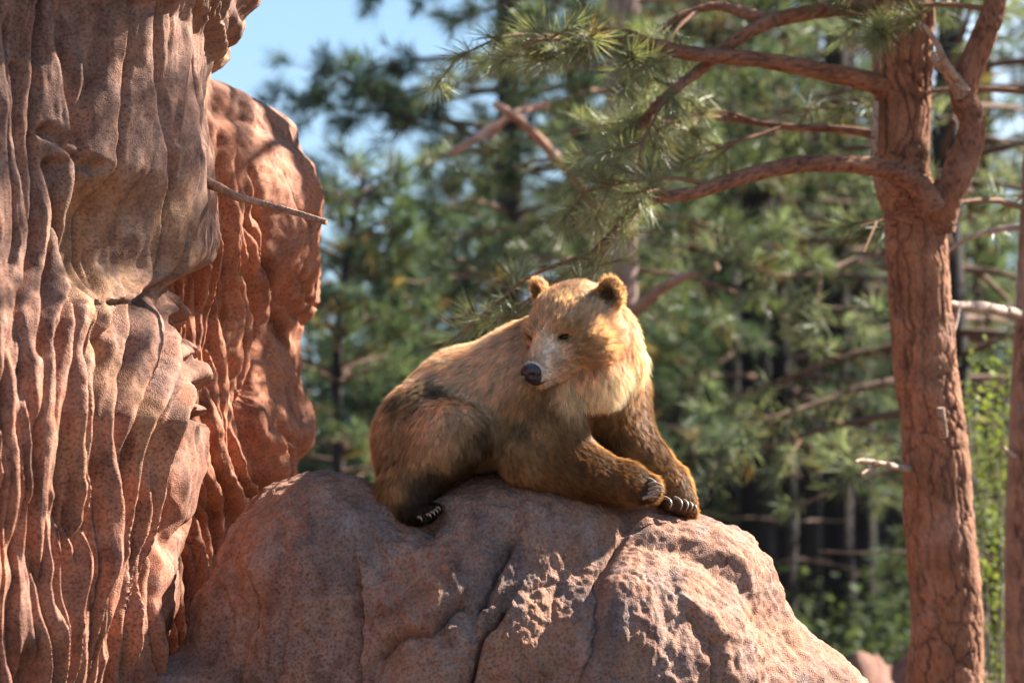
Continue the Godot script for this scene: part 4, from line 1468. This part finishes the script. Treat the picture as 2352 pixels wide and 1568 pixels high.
func build_woods() -> void:
	var tuft := needle_tuft(15, 0.24, 0.011, 101)
	var olive := Color(0.16, 0.175, 0.125)
	var deep := Color(0.066, 0.09, 0.07)
	var protos := [
		grow_pine(111, 15.0, 3.0, 2.7, 0.14, deep, tuft, 3),
		grow_pine(112, 13.0, 2.4, 2.6, 0.13, olive, tuft, 3),
		grow_pine(113, 19.0, 7.0, 2.8, 0.23, Color(0.09, 0.115, 0.08), tuft, 3, 6),
		grow_pine(114, 6.0, 0.5, 1.5, 0.07, Color(0.085, 0.11, 0.068), tuft, 3, 0),
		grow_pine(115, 17.0, 5.0, 2.4, 0.2, deep, tuft, 3, 5),
		grow_pine(116, 20.0, 2.2, 3.1, 0.15, deep, tuft, 5, 2, 0.2, 5.0),
	]
	# trees one can tell apart: [kind, u, metres away, turn, size, label]
	var list := [
		[5, 1165, 27.0, 0.4, 1.0, "dark pine with drooping branches against the blue sky, left of the straight trunk"],
		[1, 2192, 20.5, 1.3, 1.0, "olive green pine whose trunk shows just behind the near red pine"],
		[2, 1680, 34.0, 0.2, 1.0, "thick dark bare trunk nearest to the bear's forepaws, on their right"],
		[4, 1632, 41.0, 1.1, 0.8, "thin dark trunk close beside the thick one right of the bear"],
		[2, 1862, 38.0, 2.1, 1.0, "dark trunk midway between the bear's paws and the near red pine"],
		[4, 1806, 44.0, 0.7, 1.0, "slim dark trunk just left of the midway trunk"],
		[4, 1975, 40.0, 2.9, 1.0, "dark trunk to the left of the near red pine, above the low wall"],
		[4, 2066, 46.0, 1.9, 0.9, "slender trunk that touches the left side of the near red pine"],
		[4, 1532, 43.0, 3.5, 0.85, "slender trunk seen just right of the bear's shoulder"],
		[3, 860, 33.0, 2.2, 1.0, "bushy young pine between the rear cliff and the bear's back"],
		[3, 935, 36.0, 4.2, 1.1, "young pine seen just over the middle of the bear's back"],
		[3, 1085, 31.0, 5.1, 1.0, "young pine close behind the bear's shoulders, under the drooping branches"],
		[3, 735, 39.0, 3.3, 1.15, "young pine half hidden by the edge of the rear cliff"],
		[3, 790, 24.0, 1.2, 0.95, "young pine with sunlit tips beside the rear cliff, above the boulder"],
		[3, 1010, 38.0, 0.9, 1.3, "mid green pine standing behind the bear's rump"],
		[3, 1560, 30.0, 0.3, 0.7, "young pine low behind the bear's forelegs"],
		[1, 1790, 29.0, 2.7, 1.15, "pale olive pine with level sprays right of the bear's head"],
		[2, 1745, 29.0, 2.0, 0.95, "tall dark trunk with high crown, nearest of the bare trunks behind the boulder"],
		[4, 1925, 33.0, 0.8, 1.0, "dark leaning trunk low between the boulder and the near red pine"],
		[0, 2280, 31.0, 1.8, 1.0, "dark pine at the right behind the yellow green bush"],
		[3, 2260, 25.0, 2.6, 0.8, "young pine low beside the right edge trunk"],
		[4, 1320, 36.0, 0.6, 1.0, "pine behind the bear's ears, left of the straight trunk"],
		[1, 1590, 44.0, 1.6, 1.1, "lighter pine further back, right of the straight trunk"],
	]
	for e in list:
		plant(protos[e[0]], foot(e[1], e[2]), e[3], e[4], e[5], "pines in the wood behind")
	plant(protos[2], Vector3(4.7, 0.2, -9.5), 0.7, 1.07, "tall pine just outside the view on the sunny side", "pines in the wood behind")
	# the wood behind them, which reads as one mass
	var r := rng_of(121)
	var spots := [[], [], [], [], []]
	for k in 110:
		var d := 46.0 + 75.0 * pow(r.randf(), 0.8)
		var x := r.randf_range(-0.24 * d - 4.0, 0.24 * d + 9.0)
		var u := 1176.0 + x / d * LENS
		var kind := r.randi_range(0, 4)
		var sz := r.randf_range(0.75, 1.1) if kind != 3 else r.randf_range(0.7, 1.3)
		if u < 1130.0 and kind != 3: sz *= 0.5
		if u > 1450.0 and d < 90.0: kind = [2, 4, 2, 4, 1][kind]
		spots[kind].append(Transform3D(Basis.from_euler(Vector3(0, r.randf() * TAU, 0)).scaled(Vector3.ONE * sz), Vector3(x, ground_at(x, -d) - 0.1, -d)))
	for k in 70:
		var d := r.randf_range(88.0, 125.0)
		var x := r.randf_range(-0.22 * d, 0.25 * d)
		spots[3].append(Transform3D(Basis.from_euler(Vector3(0, r.randf() * TAU, 0)).scaled(Vector3.ONE * r.randf_range(1.0, 1.5)), Vector3(x, ground_at(x, -d) - 0.1, -d)))
	# and the sunny side, outside the view, that throws the dappled shade
	for k in 26:
		var d := r.randf_range(33.0, 75.0)
		var x := r.randf_range(0.24 * d + 3.0, 0.24 * d + 26.0)
		spots[[0, 2, 4][k % 3]].append(Transform3D(Basis.from_euler(Vector3(0, r.randf() * TAU, 0)), Vector3(x, -0.1, -d)))
	var wood := Node3D.new()
	wood.name = "pine_wood"
	add_child(wood)
	wood.set_meta("kind", "stuff")
	wood.set_meta("label", "deep pine wood that closes the view behind all the single trees")
	wood.set_meta("category", "forest")
	for k in 5:
		var white := []
		white.resize(spots[k].size())
		white.fill(Color.WHITE)
		scatter("trunks", protos[k].trunk, spots[k], white, wood)
		scatter("branchwork", protos[k].limbs, spots[k], white, wood)
		scatter("crowns", protos[k].crown, spots[k], white, wood)


func build_undergrowth() -> void:
	# low leafy scrub on the forest floor
	var leaf := Acc.new()
	var r := rng_of(131)
	for k in 70:
		var p := Vector3(r.randfn(0, 0.35), absf(r.randfn(0.3, 0.25)), r.randfn(0, 0.35))
		var x := Vector3(r.randf_range(-1, 1), r.randf_range(-0.4, 0.4), r.randf_range(-1, 1)).normalized() * 0.05
		var y := Vector3(r.randf_range(-1, 1), r.randf_range(0.1, 1), r.randf_range(-1, 1)).normalized() * 0.09
		var f := leaf.v.size()
		var nn := y.cross(x).normalized()
		for v: Vector3 in [p, p + x + y * 0.5, p + y * 1.1, p - x + y * 0.5]:
			leaf.v.append(v)
			leaf.n.append(nn)
			leaf.c.append(Color.WHITE * r.randf_range(0.8, 1.2))
		leaf.i.append_array([f, f + 1, f + 2, f, f + 2, f + 3])
	var where := []
	var tints := []
	for k in 1300:
		var d := 24.0 + 70.0 * r.randf()
		var x := r.randf_range(-0.25 * d, 0.25 * d + 2.0)
		where.append(Transform3D(Basis.from_euler(Vector3(0, r.randf() * TAU, 0)).scaled(Vector3.ONE * r.randf_range(0.5, 1.3)), Vector3(x, ground_at(x, -d), -d)))
		tints.append(Color(0.045, 0.06, 0.035).lerp(Color(0.075, 0.09, 0.045), r.randf()) * r.randf_range(0.6, 1.3))
	var o := scatter("undergrowth", leaf.mesh(far_needle_m), where, tints, self)
	o.set_meta("label", "low dark green scrub between the trunks on the forest floor")


func build_aspen() -> void:
	# bright yellow-green sapling between the two right-hand trunks
	var dd := 16.5
	var root := thing("aspen_sapling", foot(2290, dd), "bright yellow green leafy sapling between the near red pine and the edge trunk", "sapling")
	var base := root.position
	var r := rng_of(141)
	var stem := Acc.new()
	var where := []
	var tints := []
	for k in 9:
		var u := 2290.0 + r.randf_range(-45, 45)
		var p := spline([base + Vector3(r.randf_range(-0.15, 0.15), 0, r.randf_range(-0.1, 0.1)), spot(u, 1300, dd + r.randf_range(-0.3, 0.3)), spot(u + r.randf_range(-30, 30), r.randf_range(800, 1000), dd + r.randf_range(-0.5, 0.5))], 8)
		stem.tube(p, ramp([0.014, 0.009, 0.003], p.size()), 6, Color(0.25, 0.22, 0.15), false)
		for q in 150:
			var at := p[r.randi_range(3, p.size() - 1)] + Vector3(r.randfn(0, 0.1), r.randfn(0, 0.12), r.randfn(0, 0.1))
			where.append(stand(at - base, Vector3(r.randf_range(-1, 1), r.randf_range(-1, 0.6), r.randf_range(-1, 1)).normalized(), r.randf_range(0.6, 1.1), r.randf() * TAU))
			tints.append(Color(0.13, 0.165, 0.04).lerp(Color(0.2, 0.215, 0.05), r.randf()) * r.randf_range(0.7, 1.2))
	part("stem", stem.mesh(far_bark_m, base), root)
	var leaf := Acc.new()
	for v: Vector3 in [Vector3(0, 0, 0), Vector3(0.02, 0.022, 0.004), Vector3(0.012, 0.045, 0.0), Vector3(0, 0.055, -0.004), Vector3(-0.012, 0.045, 0.0), Vector3(-0.02, 0.022, 0.004)]:
		leaf.v.append(v)
		leaf.n.append(Vector3(v.x * 8.0, 0, 1).normalized())
		leaf.c.append(Color.WHITE)
	leaf.i.append_array([0, 2, 1, 0, 3, 2, 0, 4, 3, 0, 5, 4])
	scatter("leaves", leaf.mesh(far_needle_m), where, tints, root)


func build_low_wall() -> void:
	# rounded red rockwork low on the right, behind the near pine
	var acc := Acc.new()
	var n1 := noise(151, 0.9, 4)
	var a := foot(1850, 18.0)
	var b := foot(2520, 19.5)
	var cols := 160
	var ring := 24
	for k in cols:
		var t := k / float(cols - 1)
		var p := a.lerp(b, t)
		var ends := sqrt(maxf(0.0, 1.0 - pow(absf(t * 2.0 - 1.0), 8.0)))
		var h := (0.95 + n1.get_noise_1d(t * 4.0) * 0.3 + (0.5 - absf(fmod(t * 4.4, 1.0) - 0.5) * 2.0) * -0.14) * ends
		for q in ring:
			var g := PI * q / (ring - 1)
			var v := p + Vector3(0, sin(g) * h, cos(g) * 0.45 * ends)
			var d := n1.get_noise_3dv(v * 2.5) * 0.09
			acc.v.append(v + Vector3(0, sin(g) * d, cos(g) * d))
			acc.c.append(Color(0.25, 0.135, 0.1) * (1.0 + n1.get_noise_3dv(v * 4.0) * 0.4))
	acc.sheet(cols, ring, 0)
	acc.turn_over()
	acc.smooth()
	var o := part(numbered("low_rock_wall"), acc.mesh(stone_material(1.0)), self)
	tag(o, "low rounded red rock wall at the foot of the near red pine", "wall")


func build_cliff_stick() -> void:
	# a bare branch that pokes out of the cleft between the two cliffs
	var pts := [spot(440, 405, 9.0), spot(500, 430, 8.9), spot(545, 452, 8.8), spot(620, 472, 8.75), spot(690, 492, 8.7), spot(735, 506, 8.68), spot(750, 510, 8.67)]
	var acc := Acc.new()
	var p := spline(pts, 10)
	bark_tube(acc, p, ramp([0.022, 0.018, 0.0125, 0.011, 0.0105, 0.0115], p.size()), 20, 0.004, 15.0, Color(0.34, 0.21, 0.15), Color(0.18, 0.11, 0.08), 161)
	var o := part(numbered("bare_branch"), acc.mesh(bark_m), self)
	tag(o, "bare grey brown branch poking out of the cleft between the two cliffs", "branch")


# ---------------------------------------------------------------- the place
func _ready() -> void:
	var t0 := Time.get_ticks_msec()
	var cam := Camera3D.new()
	cam.name = "camera"
	var lens := CameraAttributesPhysical.new()
	lens.frustum_focal_length = 84.94
	lens.exposure_aperture = 2.0
	lens.frustum_focus_distance = 8.85
	lens.frustum_near = 0.1
	lens.frustum_far = 900.0
	cam.attributes = lens
	cam.position = EYE
	cam.rotation_degrees.x = PITCH
	add_child(cam)
	print("fov ", cam.fov, " far ", cam.far)

	var env := Environment.new()
	env.background_mode = Environment.BG_SKY
	env.tonemap_mode = Environment.TONE_MAPPER_LINEAR
	env.tonemap_exposure = 5.7
	env.sdfgi_enabled = true
	env.ssao_enabled = true
	env.ssil_enabled = true
	env.fog_enabled = false
	env.fog_density = 0.0012
	env.fog_light_color = Color(0.88, 0.93, 1.0)
	var sky := Sky.new()
	var pm := ProceduralSkyMaterial.new()
	pm.sky_top_color = Color(0.045, 0.11, 0.22).linear_to_srgb()
	pm.sky_horizon_color = Color(0.2, 0.265, 0.285).linear_to_srgb()
	pm.sky_energy_multiplier = 0.92
	pm.ground_energy_multiplier = 0.6
	pm.sky_curve = 0.16
	pm.ground_bottom_color = Color(0.3, 0.25, 0.2)
	pm.ground_horizon_color = Color(0.4, 0.42, 0.42)
	# broken white cloud
	var cover := NoiseTexture2D.new()
	cover.width = 1024
	cover.height = 512
	cover.seamless = true
	cover.noise = noise(9, 0.016, 5)
	var cg := Gradient.new()
	cg.offsets = PackedFloat32Array([0.0, 0.55, 0.74, 1.0])
	cg.colors = PackedColorArray([Color(1, 1, 1, 0), Color(1, 1, 1, 0), Color(1, 1, 1, 0.7), Color(1, 1, 1, 1)])
	cover.color_ramp = cg
	pm.sky_cover = cover
	pm.sky_cover_modulate = Color(0.4, 0.4, 0.4)
	sky.sky_material = pm
	env.sky = sky
	var we := WorldEnvironment.new()
	we.name = "environment"
	we.environment = env
	add_child(we)

	var sun := DirectionalLight3D.new()
	sun.name = "sun"
	add_child(sun)
	sun.look_at_from_position(TO_SUN * 10.0, Vector3.ZERO)
	sun.light_color = Color(1.0, 0.972, 0.935)
	sun.light_energy = 1.6
	sun.light_angular_distance = 0.5
	sun.shadow_enabled = true

	build_ground()
	build_cliffs()
	build_boulder()
	print('rock ', Time.get_ticks_msec() - t0)
	build_bear()
	bark_m = bark_material()
	far_bark_m = bark_m
	needle_m = needle_material()
	far_needle_m = needle_material()
	far_needle_m.roughness = 0.65
	far_needle_m.metallic_specular = 0.2
	build_red_pine()
	build_edge_pine()
	build_mid_pine()
	build_woods()
	build_undergrowth()
	build_aspen()
	build_low_wall()
	build_cliff_stick()
	print('all ', Time.get_ticks_msec() - t0)
